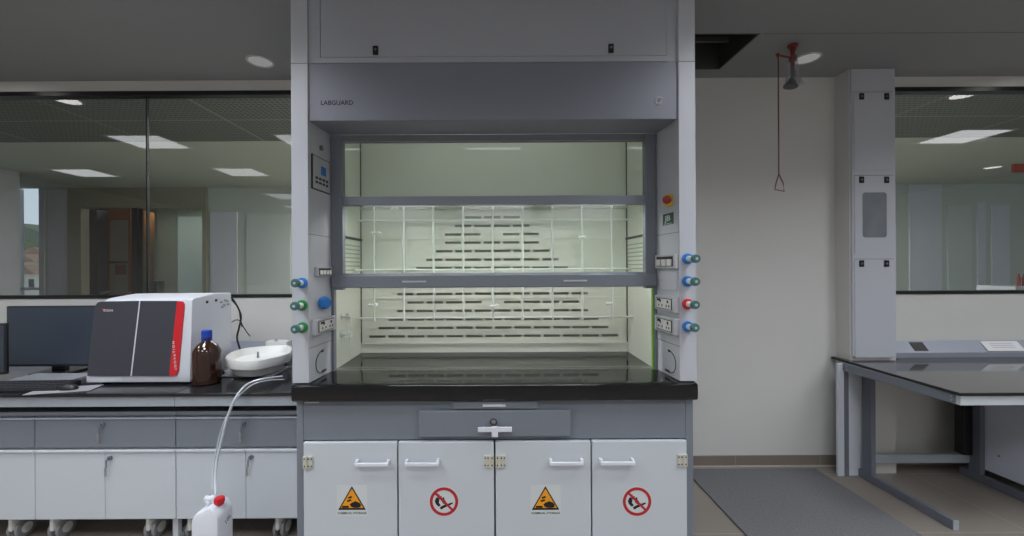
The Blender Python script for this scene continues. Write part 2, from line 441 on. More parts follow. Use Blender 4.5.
# bronze framed glazed partition with the room behind it
r = bpy.data.objects.new('door_1', None); COL.objects.link(r); r.location = ((dx0 + dx1) / 2, FY, 0); struct(r)
q = MB()
q.box(dx0, dx0 + 0.22, FY - 0.04, FY + 0.1, 0, CEIL, 0.004); q.box(dx1 - 0.07, dx1, FY - 0.04, FY + 0.1, 0, CEIL, 0.004)
q.box(dx0 + 0.22, dx1 - 0.07, FY - 0.04, FY + 0.1, CEIL - 0.33, CEIL, 0.004)
q.build('door_frame', M_bronze, r)
q = MB(); q.box(xx(133, FY), xx(139, FY), FY - 0.03, FY + 0.09, 0, 2.42, 0.003); q.build('door_post', M_edge, r)
q = MB(); q.box(xx(139, FY), xx(207, FY), FY + 0.02, FY + 0.022, 0.0, 2.42); q.build('door_pane', glass_mat('partition_glass', (0.82, 0.84, 0.76), 1.5), r)
q = MB(); q.cyl((xx(104, FY), FY - 0.05, 1.02), (xx(112, FY), FY - 0.05, 1.05), 0.02); q.cyl((xx(118, FY), FY - 0.05, 1.05), (xx(133, FY), FY - 0.05, 1.03), 0.015); q.build('door_handle', M_steel, r)

bc = thing('display_cabinet', 'brown wooden glass-fronted cabinet standing in the far doorway beyond the left window', 'cabinet', (xx(118, 7.2), 7.2, 0))
a0, a1 = xx(98, 7.2), xx(131, 7.2)
q = MB(); q.box(a0, a0 + 0.2, 7.2, 7.7, 0, 2.5, 0.004); q.box(a1 - 0.05, a1, 7.2, 7.7, 0, 2.5, 0.004); q.box(a0 + 0.2, a1 - 0.05, 7.2, 7.7, 2.30, 2.5, 0.004)
q.box(a0 + 0.2, a1 - 0.05, 7.2, 7.7, 0, 0.98, 0.004); q.box(a0 + 0.2, a1 - 0.05, 7.66, 7.7, 0.98, 2.3)
q.build('carcass', M_wood, bc)
q = MB(); q.box(a0 + 0.2, a1 - 0.05, 7.22, 7.225, 0.98, 2.30); q.build('glazed_door', mat('frosted_door', srgb(176, 170, 160), 0.35), bc)
q = MB(); q.box(a0 + 0.2, a1 - 0.06, 7.19, 7.2, 1.52, 1.56); q.box(a0 + 0.32, a0 + 0.5, 7.19, 7.2, 1.32, 1.5); q.build('door_mark', mat('rust', srgb(130, 80, 66), 0.6), bc)
q = MB(); q.box(xx(86, 6.95), xx(97, 6.95), 6.95, 7.15, 0, 2.45, 0.004)
for k in range(7): q.box(xx(86, 6.95), xx(97, 6.95), 6.935, 6.95, 0.3 * k + 0.28, 0.3 * k + 0.3)
tag(q.build('dark_shelf_unit', mat('shelf_dark', srgb(78, 74, 82), 0.5)), 'tall dark grey shelf unit left of the wooden cabinet in the far doorway', 'shelf')
q = MB(); q.box(xx(133, 7.0), xx(146, 7.0), 7.0, 7.4, 0, 1.2, 0.01); q.box(xx(134, 7.0), xx(138, 7.0), 7.0, 7.1, 1.2, 2.4, 0.004)
tag(q.build('dark_cabinet', M_edge), 'low black cabinet right of the wooden cabinet beyond the left window', 'cabinet')
# exterior
q = MB()
pts = [(-140, -2.0), (-140, 8), (-128, 11), (-118, 9.5), (-108, 12.0), (-100, 9.0), (-90, 8.2), (-80, 7), (-80, -2)]
q.prism(pts, 'y', 90.0, 96.0); struct(q.build('ground_hill', mat('hill', srgb(104, 118, 98), 0.9, var=0.4, scale=0.15)))
q = MB(); q.box(-160, -12, 12, 96, -2.2, -2.0); struct(q.build('ground_outside', mat('ground', srgb(150, 145, 132), 0.9, var=0.3, scale=1)))
HS = [(-54.0, -51.6, 45, 2.3, (196, 186, 168), 'pale cream house in the middle of the far outdoor window'),
      (-65.0, -61.5, 55, 3.6, (178, 160, 136), 'brownish taller house farthest back in the far outdoor window'),
      (-45.6, -43.6, 38, 1.0, (204, 200, 190), 'off-white low house nearest in the far outdoor window')]
for x0, x1, y0, z1, cc, lb in HS:
    hs_ = thing('house', lb, 'house', ((x0 + x1) / 2, y0 + 2, -2.0))
    q = MB(); q.box(x0, x1, y0, y0 + 4, -2.0, z1, 0.02); q.build('wall', mat('house_wall', srgb(*cc), 0.8, var=0.1, scale=1), hs_)
    q = MB(); q.prism([(x0 - .2, z1), ((x0 + x1) / 2, z1 + 0.9), (x1 + .2, z1)], 'y', y0 - 0.2, y0 + 4.2); q.build('roof', mat('house_roof', srgb(150, 120, 100), 0.8), hs_)
    for k in range(2):
        q = MB(); q.box(x0 + 0.4 + k * 1.0, x0 + 0.9 + k * 1.0, y0 - 0.03, y0, z1 - 1.3, z1 - 0.5); q.build('window', M_dark, hs_)
for i, (px, D, zt) in enumerate(((22, 62, 5.0), (33, 70, 5.8))):
    X = xx(px, D); q = MB()
    t = bmesh.new(); bmesh.ops.create_icosphere(t, subdivisions=3, radius=1.0)
    for v in t.verts:
        k = 1 + 0.22 * math.sin(7 * v.co.x + 3 * i) * math.cos(6 * v.co.y) + 0.1 * random.random(); v.co = Vector((v.co.x * 1.9 * k + X, v.co.y * 1.9 * k + D, v.co.z * 2.6 * k + zt - 2.4))
    tr_ = thing('tree', ['rounded green tree at the left of the far outdoor window', 'rounded green tree at the right of the far outdoor window'][i], 'tree', (X, D, -2.0))
    q._merge(t); q.build('crown', mat('leaves', srgb(84, 104, 70), 0.9, var=0.4, scale=1), tr_)
    q = MB(); q.cyl((X, D, -2), (X, D, zt - 3.5), 0.25, 0.15, seg=10); q.build('trunk', M_wood, tr_)

# right corridor bits
q = MB(); q.box(xx(1015, 5.3, 165), xx(1040, 5.3, 165), 5.3, 5.34, zz(172, 5.3, 1020), zz(159, 5.3, 1020), 0.004)
sg = tag(q.build('wall_sign', mat('red_orange_sign', srgb(186, 74, 48), 0.5)), 'small orange-red sign hung high beyond the right window', 'sign')
for i, (a, b) in enumerate(((1017.6, 1020), (1022, 1026))):
    q = MB(); X = (xx(a, 5.0, 280) + xx(b, 5.0, 280)) / 2; z0 = zz(286, 5.0, 1020); R = 0.018
    q.lathe([(0, 0), (R, 0), (R, 0.10), (R * 0.45, 0.13), (R * 0.45, 0.155), (0, 0.155)], (X, 5.0, z0), 16)
    tag(q.build('red_bottle', M_maroon, smooth=True), ['dark red bottle, left one of two beyond the right window', 'dark red bottle at the photo right edge beyond the right window'][i], 'bottle')
q = MB(); q.box(xx(1005, 5.0), xx(1060, 5.0), 4.9, 5.3, 0, zz(286, 5.0, 1020), 0.004)
tag(q.build('counter', M_farpale), 'pale counter beyond the right window carrying two red bottles', 'counter')

# ------------------------------------------------------------------ lamps
lamp_xy = []
def panel_lamp(x, y, label, group=None, m=None, w=0.5, d=0.44, power=0):
    t = thing('ceiling_light', label, 'light', (x, y, CEIL), group)
    q = MB(); e = 0.02; z0, z1 = CEIL - 0.012, CEIL - 0.0005
    q.box(x - w / 2 - e, x + w / 2 + e, y - d / 2 - e, y - d / 2, z0, z1); q.box(x - w / 2 - e, x + w / 2 + e, y + d / 2, y + d / 2 + e, z0, z1)
    q.box(x - w / 2 - e, x - w / 2, y - d / 2, y + d / 2, z0, z1); q.box(x + w / 2, x + w / 2 + e, y - d / 2, y + d / 2, z0, z1)
    q.build('lamp_frame', M_white, t)
    q = MB(); q.box(x - w / 2, x + w / 2, y - d / 2, y + d / 2, CEIL - 0.006, CEIL - 0.001)
    q.build('diffuser', m or M_diff, t)
    if power > 0:      # area light added to the panel, spread narrowed to darken the upper walls
        l = bpy.data.lights.new('lamp_light', 'AREA'); l.shape = 'RECTANGLE'; l.size = w; l.size_y = d
        l.energy = power; l.color = (0.93, 0.975, 1.04); l.spread = math.radians(SPREAD)
        lo = bpy.data.objects.new('lamp_light', l); COL.objects.link(lo); lo.parent = t; lo.location = (0, 0, -0.014)
    return t
g1 = 'ceiling panel lights of the laboratory'
LL = [(-3.6, 1.545, 'square ceiling light mirrored across the joint of the left window, upper row'),
      (-1.93, 1.545, 'square ceiling light mirrored beside the hood at the top of the left window'),
      (4.88, 1.58, 'square ceiling light mirrored near the top of the right window'),
      (-5.64, 0.21, 'square ceiling light mirrored lower left in the left window'),
      (-3.48, 0.21, 'square ceiling light mirrored lower right in the left window')]
for x, y, lb in LL: panel_lamp(x, y, lb, g1, m=M_diff_low, w=0.52, power=PW * 0.8)
for x, y in ((1.4, 1.0), (3.15, 1.3), (-1.4, 0.9)):  # unseen lamps added to brighten the back wall and table
    panel_lamp(x, y, 'added unseen square panel light in the laboratory ceiling just above the photo frame', g1 + ' added above the frame', w=0.52, power=PW * 0.9)
for x, y in ((-1.8, -0.2), (0.0, -0.2), (1.8, -0.2), (3.8, -0.2), (-3.8, -1.7), (3.8, -1.7), (4.4, -3.1), (-4.2, -3.1), (6.4, -1.7)):  # unseen lamps added to light the room from behind
    panel_lamp(x, y, 'added unseen square panel light in the laboratory ceiling behind the camera', g1 + ' behind the camera', w=0.6, d=0.6, power=PW)
for x, y in ((-1.8, -3.62), (0.0, -3.62), (1.8, -3.62)):  # long lamps added out of view for more light from behind
    panel_lamp(x, y, 'added unseen long panel light in the laboratory ceiling behind the camera', 'added long ceiling lights behind the camera', w=1.3, d=0.22, power=PW)
for x, y, w0 in ((0.2, 4.2, 1.2), (-1.4, 5.6, 1.2), (-1.15, 3.7, 0.7), (3.0, 3.7, 0.7), (3.8, 5.4, 1.2), (-6.3, 7.7, 0.22)):  # hidden lamps added to brighten the rooms beyond the glass
    panel_lamp(x, y, 'added panel light in the corridor ceiling out of sight behind the walls', 'added corridor ceiling lights hidden by the wall', M_diff_far, w0, 0.6)

DL = [((260, 61), 'round recessed ceiling downlight left of the fume hood top'),
      ((807, 58), 'round recessed ceiling downlight right of the red safety shower')]
for (p, lb) in DL:
    D = (CEIL - H) * F / (VY - p[1] + (p[0] - VX) * 0.00524 * -1) if False else (CEIL - H) * F / (H - at(p[0], p[1], F).z) * -1
    c = at(p[0], p[1], D)
    t = thing('downlight', lb, 'light', (c.x, c.y, CEIL))
    q = MB(); q.lathe([(0.066, -0.001), (0.08, -0.001), (0.08, -0.006), (0.066, -0.006), (0.066, -0.001)], (c.x, c.y, CEIL), 32); q.build('trim_ring', M_white, t, smooth=True)
    q = MB(); q.cyl((c.x, c.y, CEIL - 0.001), (c.x, c.y, CEIL - 0.004), 0.066, seg=32); q.build('diffuser', M_down, t)
for x, yd, lb in ((-3.36, 2.58, 'round downlight mirrored at the top of the left window'), (3.70, 2.60, 'round downlight mirrored at the top of the right window'), (6.86, 0.24, 'round downlight mirrored lower in the right window')):
    t = thing('downlight', lb, 'light', (x, yd, CEIL))
    q = MB(); q.lathe([(0.082, -0.001), (0.098, -0.001), (0.098, -0.006), (0.082, -0.006), (0.082, -0.001)], (x, yd, CEIL), 32); q.build('trim_ring', M_white, t, smooth=True)
    q = MB(); q.cyl((x, yd, CEIL - 0.001), (x, yd, CEIL - 0.004), 0.082, seg=32); q.build('diffuser', emis('downlight_bright', (1, .98, .95, 1), 5), t)

# the open ceiling tile: dark box above
t = thing('ceiling_vent', 'dark square opening in the ceiling beside the hood top', 'vent', ((vx0 + vx1) / 2, (vy0 + vy1) / 2, CEIL))
q = MB(); e = 0.01
q.box(vx0, vx1, vy0, vy1, CEIL + 0.30, CEIL + 0.31)
q.box(vx0, vx0 + e, vy0, vy1, CEIL + 0.0, CEIL + 0.3); q.box(vx1 - e, vx1, vy0, vy1, CEIL + 0.0, CEIL + 0.3)
q.box(vx0 + e, vx1 - e, vy0, vy0 + e, CEIL, CEIL + 0.3); q.box(vx0 + e, vx1 - e, vy1 - e, vy1, CEIL, CEIL + 0.3)
q.build('duct_box', mat('duct_dark', srgb(70, 72, 68), 0.7), t)
q = MB()
for k in range(2): q.box(vx0 + e, vx1 - e, vy0 + 0.12 + 0.17 * k, vy0 + 0.14 + 0.17 * k, CEIL + 0.12, CEIL + 0.15)
q.build('crossbar', mat('duct_bar', srgb(92, 94, 90), 0.6), t)

# ================================================================== FUME HOOD
hood = thing('fume_hood', 'large white and grey fume hood with glass sash in the centre of the room', 'fume hood', (0, 2.2, 0))
HO = 0.905; HI = 0.83; PF = 1.79; SD = 2.0; BK = 2.5
# base cabinet
q = MB()
q.box(-0.893, -0.862, 1.80, 2.75, 0.0, 0.826, 0.003); q.box(0.858, 0.893, 1.80, 2.75, 0.0, 0.826, 0.003)
q.box(-0.862, 0.858, 1.802, 2.75, 0.644, 0.826, 0.002)
q.box(-0.862, 0.858, 1.86, 2.75, 0.08, 0.644)
q.build('base_cabinet', M_grey, hood)
q = MB(); q.box(-0.86, 0.856, 1.87, 2.7, 0.0, 0.08); q.build('plinth', M_dark, hood)
q = MB(); q.box(-0.856, -0.792, 1.7985, 1.802, 0.812, 0.824); q.build('label_strip', M_white2, hood)
# worktop: rounded front edge, dished basin with raised rim
q = MB()
ZW = 0.90
prof = [(2.78, 0.826), (1.775, 0.826), (1.766, 0.834), (1.764, 0.860), (1.766, 0.893), (1.774, 0.899), (1.80, 0.901), (1.86, 0.902), (1.93, 0.904), (1.98, 0.905), (2.01, 0.9045), (2.04, 0.902), (2.07, 0.897), (2.10, 0.892), (2.14, 0.8885), (2.18, 0.888), (2.72, 0.890), (2.78, 0.905)]
q.prism(prof, 'x', -0.897, 0.897)
wt = q.build('worktop', M_epoxy, hood, smooth=True)
# drawer in the rail
dz0, dz1 = zz(436, 1.79), zz(410, 1.79)
dxa, dxb = xx(418.5, 1.79), xx(569.5, 1.79)
q = MB(); q.box(dxa, dxb, 1.782, 1.802, dz0, dz1, 0.003); dr = q.build('drawer', M_grey, hood)
hx = xx(494, 1.75); hz = zz(429.5, 1.76)
q = MB(); q.box(hx - 0.075, hx + 0.075, 1.757, 1.765, hz - 0.011, hz + 0.011, 0.003)
q.box(hx - 0.014, hx + 0.014, 1.753, 1.765, hz - 0.032, hz + 0.014, 0.003); q.cyl((hx - 0.05, 1.765, hz), (hx - 0.05, 1.782, hz), 0.005); q.cyl((hx + 0.05, 1.765, hz), (hx + 0.05, 1.782, hz), 0.005)
q.build('handle', M_handle, dr)
lc = at(493.5, 421, 1.775)
q = MB(); q.cyl((lc.x, 1.782, lc.z), (lc.x, 1.772, lc.z), 0.012, bev=0.002); q.mi = 1
q.tube([(lc.x + 0.014 * math.cos(a), 1.768, lc.z - 0.002 + 0.014 * math.sin(a)) for a in [k * math.pi / 5 for k in range(10)]], 0.0022, 8, closed=True)
q.build('lock', [M_steel, M_slot], dr, smooth=True)
q = MB(); q.box(xx(452, 1.79), xx(536.5, 1.79), 1.785, 1.802, zz(408.5, 1.79), zz(401, 1.79), 0.002); q.mi = 1
q.box(xx(482, 1.79), xx(505, 1.79), 1.781, 1.786, zz(406.2, 1.79), zz(404, 1.79), 0.001); q.build('pull_out_board', [M_grey, M_handle], hood)
# doors
def sticker_chem(parent, X, Z, y):
    q = MB(); pxm = 1.79 / F
    hw, hh = 15.2 * pxm, 15.6 * pxm
    q.box(X - hw, X + hw, y - 0.0004, y, Z - hh, Z + hh)
    cz = Z + 0.5 * pxm
    def tri(s_, mi, yy):
        q.mi = mi
        a = 13.8 * pxm * s_; base = -9.7 * pxm * s_ + (1 - s_) * 1.0 * pxm; top = 14 * pxm * s_
        q.prism([(X - a, cz + base), (X + a, cz + base), (X, cz + top)], 'y', yy - 0.0004, yy)
    tri(1.0, 1, y - 0.0005); tri(0.82, 2, y - 0.001)
    q.mi = 1; yy = y - 0.0015
    def poly(pts):
        q.prism([(X + u * pxm, cz + v * pxm) for u, v in pts], 'y', yy - 0.0004, yy)
    # two tipped test tubes dripping
    poly([(-4.0, 3.0), (-0.2, 4.2), (0.4, 2.6), (-3.4, 1.4)]); poly([(-5.0, -0.2), (-1.0, 1.0), (-0.4, -0.6), (-4.4, -1.8)])
    # corroded bar
    poly([(-9.8, -5.6), (-3.0, -5.6), (-3.0, -7.5), (-9.8, -7.5)])
    # hand
    poly([(-2.2, -4.2), (0.0, -2.4), (2.0, -1.8), (3.4, -0.8), (5.0, -1.6), (7.2, -2.4), (9.0, -4.2), (8.8, -6.6), (6.6, -7.5), (2.0, -7.5), (-0.8, -6.4)])
    text_into(q, 'CHEMICAL STORAGE', 0.0135, fr(X, y - 0.0006, Z - 12.6 * pxm), 0.0003, width=28.5 * pxm)
    q.build('warning_sticker', [M_sticker, M_print, M_orange], parent, label='orange chemical hazard triangle sticker with black lettering below')
def sticker_fire(parent, X, Z, y):
    q = MB(); p = 1.79 / F
    q.cyl((X, y, Z), (X, y - 0.0005, Z), 15.2 * p, seg=48)
    q.mi = 1
    n = 48; R1, R0 = 14.2 * p, 11.3 * p
    for k in range(n):
        a, b = 2 * math.pi * k / n, 2 * math.pi * (k + 1) / n
        q.prism([(X + R0 * math.cos(a), Z + R0 * math.sin(a)), (X + R1 * math.cos(a), Z + R1 * math.sin(a)), (X + R1 * math.cos(b), Z + R1 * math.sin(b)), (X + R0 * math.cos(b), Z + R0 * math.sin(b))], 'y', y - 0.0011, y - 0.0005)
    q.mi = 2
    def poly(pts, yy=y - 0.0006): q.prism([(X + u * p, Z + v * p) for u, v in pts], 'y', yy - 0.0003, yy)
    poly([(-6.2, 5.4), (-4.8, 7.8), (-4.0, 5.2), (-2.2, 5.6), (-2.4, 3.6), (0.2, 4.4), (0.4, 2.0), (2.0, 0.2), (0.4, -3.0), (-1.4, -1.2), (-3.2, 1.8), (-5.4, 2.6)])
    poly([(-8.0, 3.4), (-6.4, 4.6), (-4.6, 1.2), (-5.2, -1.0), (-3.2, -3.6), (-5.2, -5.2), (-8.0, -2.6), (-9.2, 0.4)])
    poly([(-4.4, -6.0), (-2.6, -8.0), (-0.6, -6.6), (8.8, -2.2), (8.4, -0.8), (0.0, -3.4), (-2.2, -4.4)])
    q.mi = 1
    c, s = math.cos(math.radians(-45)), math.sin(math.radians(-45))
    q.prism([(X + p * (u * c - v * s), Z + p * (u * s + v * c)) for u, v in ((-12.5, -1.15), (12.5, -1.15), (12.5, 1.15), (-12.5, 1.15))], 'y', y - 0.0012, y - 0.0009)
    q.build('warning_sticker', [M_sticker, M_signred, M_print], parent, label='round red no open flame sticker')
doors = [(303.5, 397.3, 'L', 'chem', (355, 389)), (398.3, 494, 'R', 'fire', (405, 439)), (495.3, 590.6, 'L', 'chem', (549.5, 583.5)), (591.6, 686.5, 'R', 'fire', (600, 634.6))]
stx = [352, 444, 545.5, 637]
for i, (a, b, hs, st, hd) in enumerate(doors):
    x0, x1 = xx(a, 1.79, 440), xx(b, 1.79, 440)
    z0, z1 = 0.085, 0.640
    q = MB(); q.box(x0 + 0.001, x1 - 0.001, 1.785, 1.806, z0, z1, 0.003)
    dn = q.build('door', M_white, hood)
    # raised side lip on the hinged side
    q = MB(); xh = x0 + 0.001 if hs == 'L' else x1 - 0.001
    s_ = 1 if hs == 'L' else -1
    hzc = zz(461.5, 1.78)
    xh += s_ * 0.008
    q.box(xh - s_ * 0.008, xh + s_ * 0.036, 1.778, 1.785, hzc - 0.027, hzc + 0.027, 0.001)
    q.cyl((xh + s_ * 0.008, 1.777, hzc - 0.027), (xh + s_ * 0.008, 1.777, hzc + 0.027), 0.005, seg=12)
    q.mi = 1
    for u, v in ((0.018, 0.016), (0.018, -0.016), (0.031, 0.016), (0.031, -0.016), (0.0, 0.016), (0.0, -0.016)):
        q.cyl((xh + s_ * u, 1.778, hzc + v), (xh + s_ * u, 1.7765, hzc + v), 0.0032, seg=10)
    q.build('hinge', [M_chrome, M_slot], dn)
    # bow handle
    ha, hb = xx(hd[0], 1.765, 462), xx(hd[1], 1.765, 462); hz = zz(463, 1.765)
    q = MB(); q.box(ha, hb, 1.752, 1.762, hz - 0.009, hz + 0.007, 0.003)
    q.box(ha, ha + 0.012, 1.762, 1.785, hz - 0.007, hz + 0.012, 0.002); q.box(hb - 0.012, hb, 1.762, 1.785, hz - 0.007, hz + 0.012, 0.002)
    q.build('handle', M_handle, dn)
    c = at(stx[i], 500.5 if st == 'chem' else 501.5, 1.785)
    (sticker_chem if st == 'chem' else sticker_fire)(dn, c.x, c.z, 1.785)
# side posts with front face and inner face
TOP = CEIL - 0.004
for s_ in (-1, 1):
    q = MB()
    pts = [(s_ * HO, PF), (s_ * HI, PF), (s_ * 0.812, SD), (s_ * 0.812, 2.06), (s_ * HO, 2.06)]
    q.prism(pts, 'z', ZW + 0.004, TOP, 0.002)
    q.build('side_post', M_white2, hood)
    # outer cladding panel back to the wall
    q = MB(); q.box(s_ * 0.86, s_ * HO, 2.06, 2.78, ZW + 0.004, TOP); q.build('side_panel', M_white2, hood)
    # panel seams
    for py in (234, 345):
        q = MB()
        z = H - (py - VY) * 1.85 / F
        q.prism([(s_ * (HI + .0008), PF - 0.0008), (s_ * (HI - .0008), PF - 0.0008), (s_ * 0.8112, SD), (s_ * 0.813, SD)], 'z', z - 0.0015, z + 0.0015)
        q.build('panel_seam', M_seamgrey, hood)
z63 = zz(62.5, PF)
q = MB(); q.box(-HO, -HI, PF - 0.0012, PF, z63 - 0.0015, z63 + 0.0015); q.build('panel_seam', M_grey2, hood)
q = MB(); q.box(HI, HO, PF - 0.0012, PF, z63 - 0.0015, z63 + 0.0015); q.build('panel_seam', M_grey2, hood)
# upper fascia
q = MB()
zc = zz(62, 1.80)
fx0, fx1 = xx(320, 1.8, 30), xx(666.5, 1.8, 30)
zl = zz(56.5, 1.8)
q.box(-HI, fx0 - 0.001, 1.802, 1.83, zc, TOP, 0.001); q.box(fx1 + 0.001, HI, 1.806, 1.83, zc, TOP, 0.001)
q.box(fx0 - 0.001, fx1 + 0.001, 1.800, 1.83, zc, zl - 0.001, 0.001)
q.build('fascia_surround', M_fascia, hood)
q = MB(); q.box(fx0 + 0.001, fx1 - 0.001, 1.802, 1.822, zl + 0.001, TOP, 0.002); fp = q.build('fascia_panel', M_fascia, hood)
for p in ((375.5, 50.5), (611, 48.5)):
    c = at(p[0], p[1], 1.80)
    q = MB(); q.box(c.x - 0.012, c.x + 0.012, 1.795, 1.802, c.z - 0.02, c.z + 0.02, 0.002); q.mi = 1
    q.cyl((c.x, 1.795, c.z + 0.003), (c.x, 1.7935, c.z + 0.003), 0.006, seg=12); q.build('latch', [M_latch, M_grey2], fp)
# canopy
zb = zz(120, 1.80)
q = MB()
q.box(-HI + 0.001, HI - 0.001, 1.80, 1.815, zb, zc - 0.0015, 0.002)
q.box(-HI + 0.001, HI - 0.001, 1.815, 1.99, zb, zb + 0.015)
cn = q.build('canopy', M_canopy, hood)
q = MB(); c = at(337, 103, 1.80)
text_into(q, 'LABGUARD', 0.028, fr(c.x + 0.0, 1.7993, c.z), 0.0004, width=0.145)
q.build('lettering', M_print, cn, label='small black lettering LABGUARD at the canopy left')
q = MB(); c = at(659, 101, 1.80)
q.tube([(c.x + 0.016 * math.cos(a), 1.7985, c.z + 0.016 * math.sin(a)) for a in [k * math.pi / 6 for k in range(1, 11)]], 0.003, 8)
q.tube([(c.x + 0.008 * math.cos(a), 1.7985, c.z - .002 + 0.008 * math.sin(a)) for a in [k * math.pi / 6 for k in range(7, 17)]], 0.0025, 8)
q.build('emblem', mat('emblem_grey', srgb(190, 190, 196), 0.4, var=0), cn, label='small pale ring emblem at the canopy right')
# sash frame (fixed upper light + sliding sash)
def Z2(py): return H - (py - VY) * SD / F
xs0, xs1 = -0.81, 0.81; xi0, xi1 = xx(343.5, SD), xx(645, SD)
zg_t, zr_t, zr_b, zs_t, zs_b = Z2(141), Z2(196), Z2(205), Z2(275), Z2(287)
q = MB()
q.box(xs0, xi0, SD - 0.01, SD + 0.03, zs_b - 0.01, zb, 0.003); q.box(xi1, xs1, SD - 0.01, SD + 0.03, zs_b - 0.01, zb, 0.003)
q.box(xi0, xi1, SD - 0.008, SD + 0.03, zr_b, zr_t, 0.003); q.box(xi0, xi1, SD - 0.005, SD + 0.03, zg_t, zb)
q.box(xs0, xs0 + 0.012, SD - 0.01, SD + 0.02, ZW - 0.005, zs_b - 0.01); q.box(xs1 - 0.012, xs1, SD - 0.01, SD + 0.02, ZW - 0.005, zs_b - 0.01)
q.build('sash_surround', M_sash, hood)
def sheet(name, x0, x1, y, z0, z1, m, parent):
    g = MB(); g.box(x0, x1, y, y + 0.002, z0, z1); o = g.build(name, m, parent)
    bm = bmesh.new(); bm.from_mesh(o.data)
    bmesh.ops.delete(bm, geom=[k for k in bm.faces if k.normal.y > -0.9], context='FACES'); bm.to_mesh(o.data); bm.free(); return o
sheet('upper_glass', xi0, xi1, SD + 0.01, zr_t, zg_t, glass_mat('tinted_glass', (0.72, 0.76, 0.76), 1.6, 0.02), hood)
q = MB(); q.box(xs0 + 0.006, xs1 - 0.006, SD - 0.026, SD - 0.012, zs_b, zs_t, 0.004)
q.prism([(SD - 0.012, zs_t), (SD - 0.026, zs_t), (SD - 0.012, zs_t + 0.012)], 'x', xi0, xi1)
sh = q.build('sash', M_sash, hood)
sheet('sash_glass', xi0, xi1, SD - 0.006, zs_t, zr_b + 0.002, M_sashglass, sh)
for a, b in ((402, 426), (563.5, 587)):
    q = MB(); q.box(xx(a, 1.97), xx(b, 1.97), SD - 0.031, SD - 0.026, Z2(281.8), Z2(280.2), 0.001); q.build('grip', M_frame, sh)
q = MB(); q.box(xs1 - 0.02, xs1 - 0.0125, SD - 0.005, SD + 0.012, ZW, zs_b - 0.012); q.build('glass_edge_strip', M_glassedge, hood, label='thin bright green strip')  # green edge of the glass put in as a solid strip
# working chamber: liner with slotted baffle
q = MB()
q.box(-0.845, -HI - 0.001, 2.06, BK + 0.035, 0.886, 2.42); q.box(HI + 0.001, 0.845, 2.06, BK + 0.035, 0.886, 2.42)
q.box(-0.845, 0.845, BK + 0.035, BK + 0.05, 0.886, 2.42); q.box(-0.845, 0.845, 1.84, BK + 0.05, 2.42, 2.435)
q.box(-0.845, 0.845, 1.832, 1.84, zb + 0.016, 2.42)
q.build('chamber_liner', M_liner, hood)
q = MB(); q.box(-HI, HI, BK + 0.030, BK + 0.034, 0.9, 2.35); q.build('slot_shade_sheet', M_liner_dark, hood)  # sheet close behind the slots, darker tone standing for their shade
# horizontal louvre grooves of the upper side walls
for s_ in (-1, 1):
    q = MB()
    x = s_ * (HI + 0.0005)
    for k in range(9):
        z = 1.355 + 0.024 * k
        q.box(x - s_ * 0.003, x, 2.16, 2.49, z, z + 0.006)
    q.build('side_louvre', mat('louvre', srgb(165, 172, 155), 0.5, var=0), hood)
    q = MB(); zq = 1.585; q.box(x - s_ * 0.012, x, 2.10, 2.49, zq, zq + 0.012); q.build('side_rail', M_slot, hood)
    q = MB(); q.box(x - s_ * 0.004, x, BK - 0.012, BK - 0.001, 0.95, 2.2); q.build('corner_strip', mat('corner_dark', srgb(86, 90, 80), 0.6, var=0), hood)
def ZB(py): return H - (py - VY) * BK / F
rows = [(336, 368.7, 616.5, 0), (327.6, 378.4, 607, 0), (319.1, 388, 597, 0), (310.6, 397, 587, 0), (302.1, 407, 578, 1), (293.7, 397, 587, 0), (285.0, 407, 578, 0), (276.2, 407, 578, 0),
        (267.8, 416, 568, 0), (259.6, 426, 558, 0), (251, 436, 548.5, 0), (242.6, 445, 538.5, 0), (234.3, 445, 538.5, 1), (225.8, 455, 528.5, 0), (217.2, 465, 519, 0)]
q = MB(); hgt = 0.0078; prev = 0.945
P = 19.4
for (py, a, b, gap) in rows:
    z = ZB(py)
    q.box(-HI, HI, BK, BK + 0.004, prev, z - hgt)
    n = round((b - a + 3.1) / P); X0 = (a - VX) * BK / F; pit = P * BK / F; L = 16.3 * BK / F
    last = -HI
    for k in range(n):
        if gap and n % 2 == 1 and k == n // 2: continue
        s0 = X0 + k * pit
        q.box(last, s0, BK, BK + 0.004, z - hgt, z + hgt); last = s0 + L
    q.box(last, HI, BK, BK + 0.004, z - hgt, z + hgt)
    prev = z + hgt
q.box(-HI, HI, BK, BK + 0.004, prev, 2.3)
q.build('slotted_baffle', M_liner, hood)
q = MB()
q.box(-HI, HI, BK - 0.010, BK - 0.0005, 0.935, 0.948); q.box(-HI, HI, BK - 0.006, BK + 0.004, 0.887, 0.934)
for py in (298, 238.5): q.box(-HI, HI, BK - 0.006, BK - 0.0005, ZB(py) - 0.004, ZB(py) + 0.004)
q.build('baffle_rail', M_liner, hood)
q = MB(); q.box(-HI, xx(391, 2.45), BK - 0.02, BK - 0.007, ZB(209.5), ZB(207)); q.box(xx(398, 2.45), HI, BK - 0.02, BK - 0.007, ZB(209.5), ZB(207)); q.build('baffle_top_bar', M_liner_dark, hood)
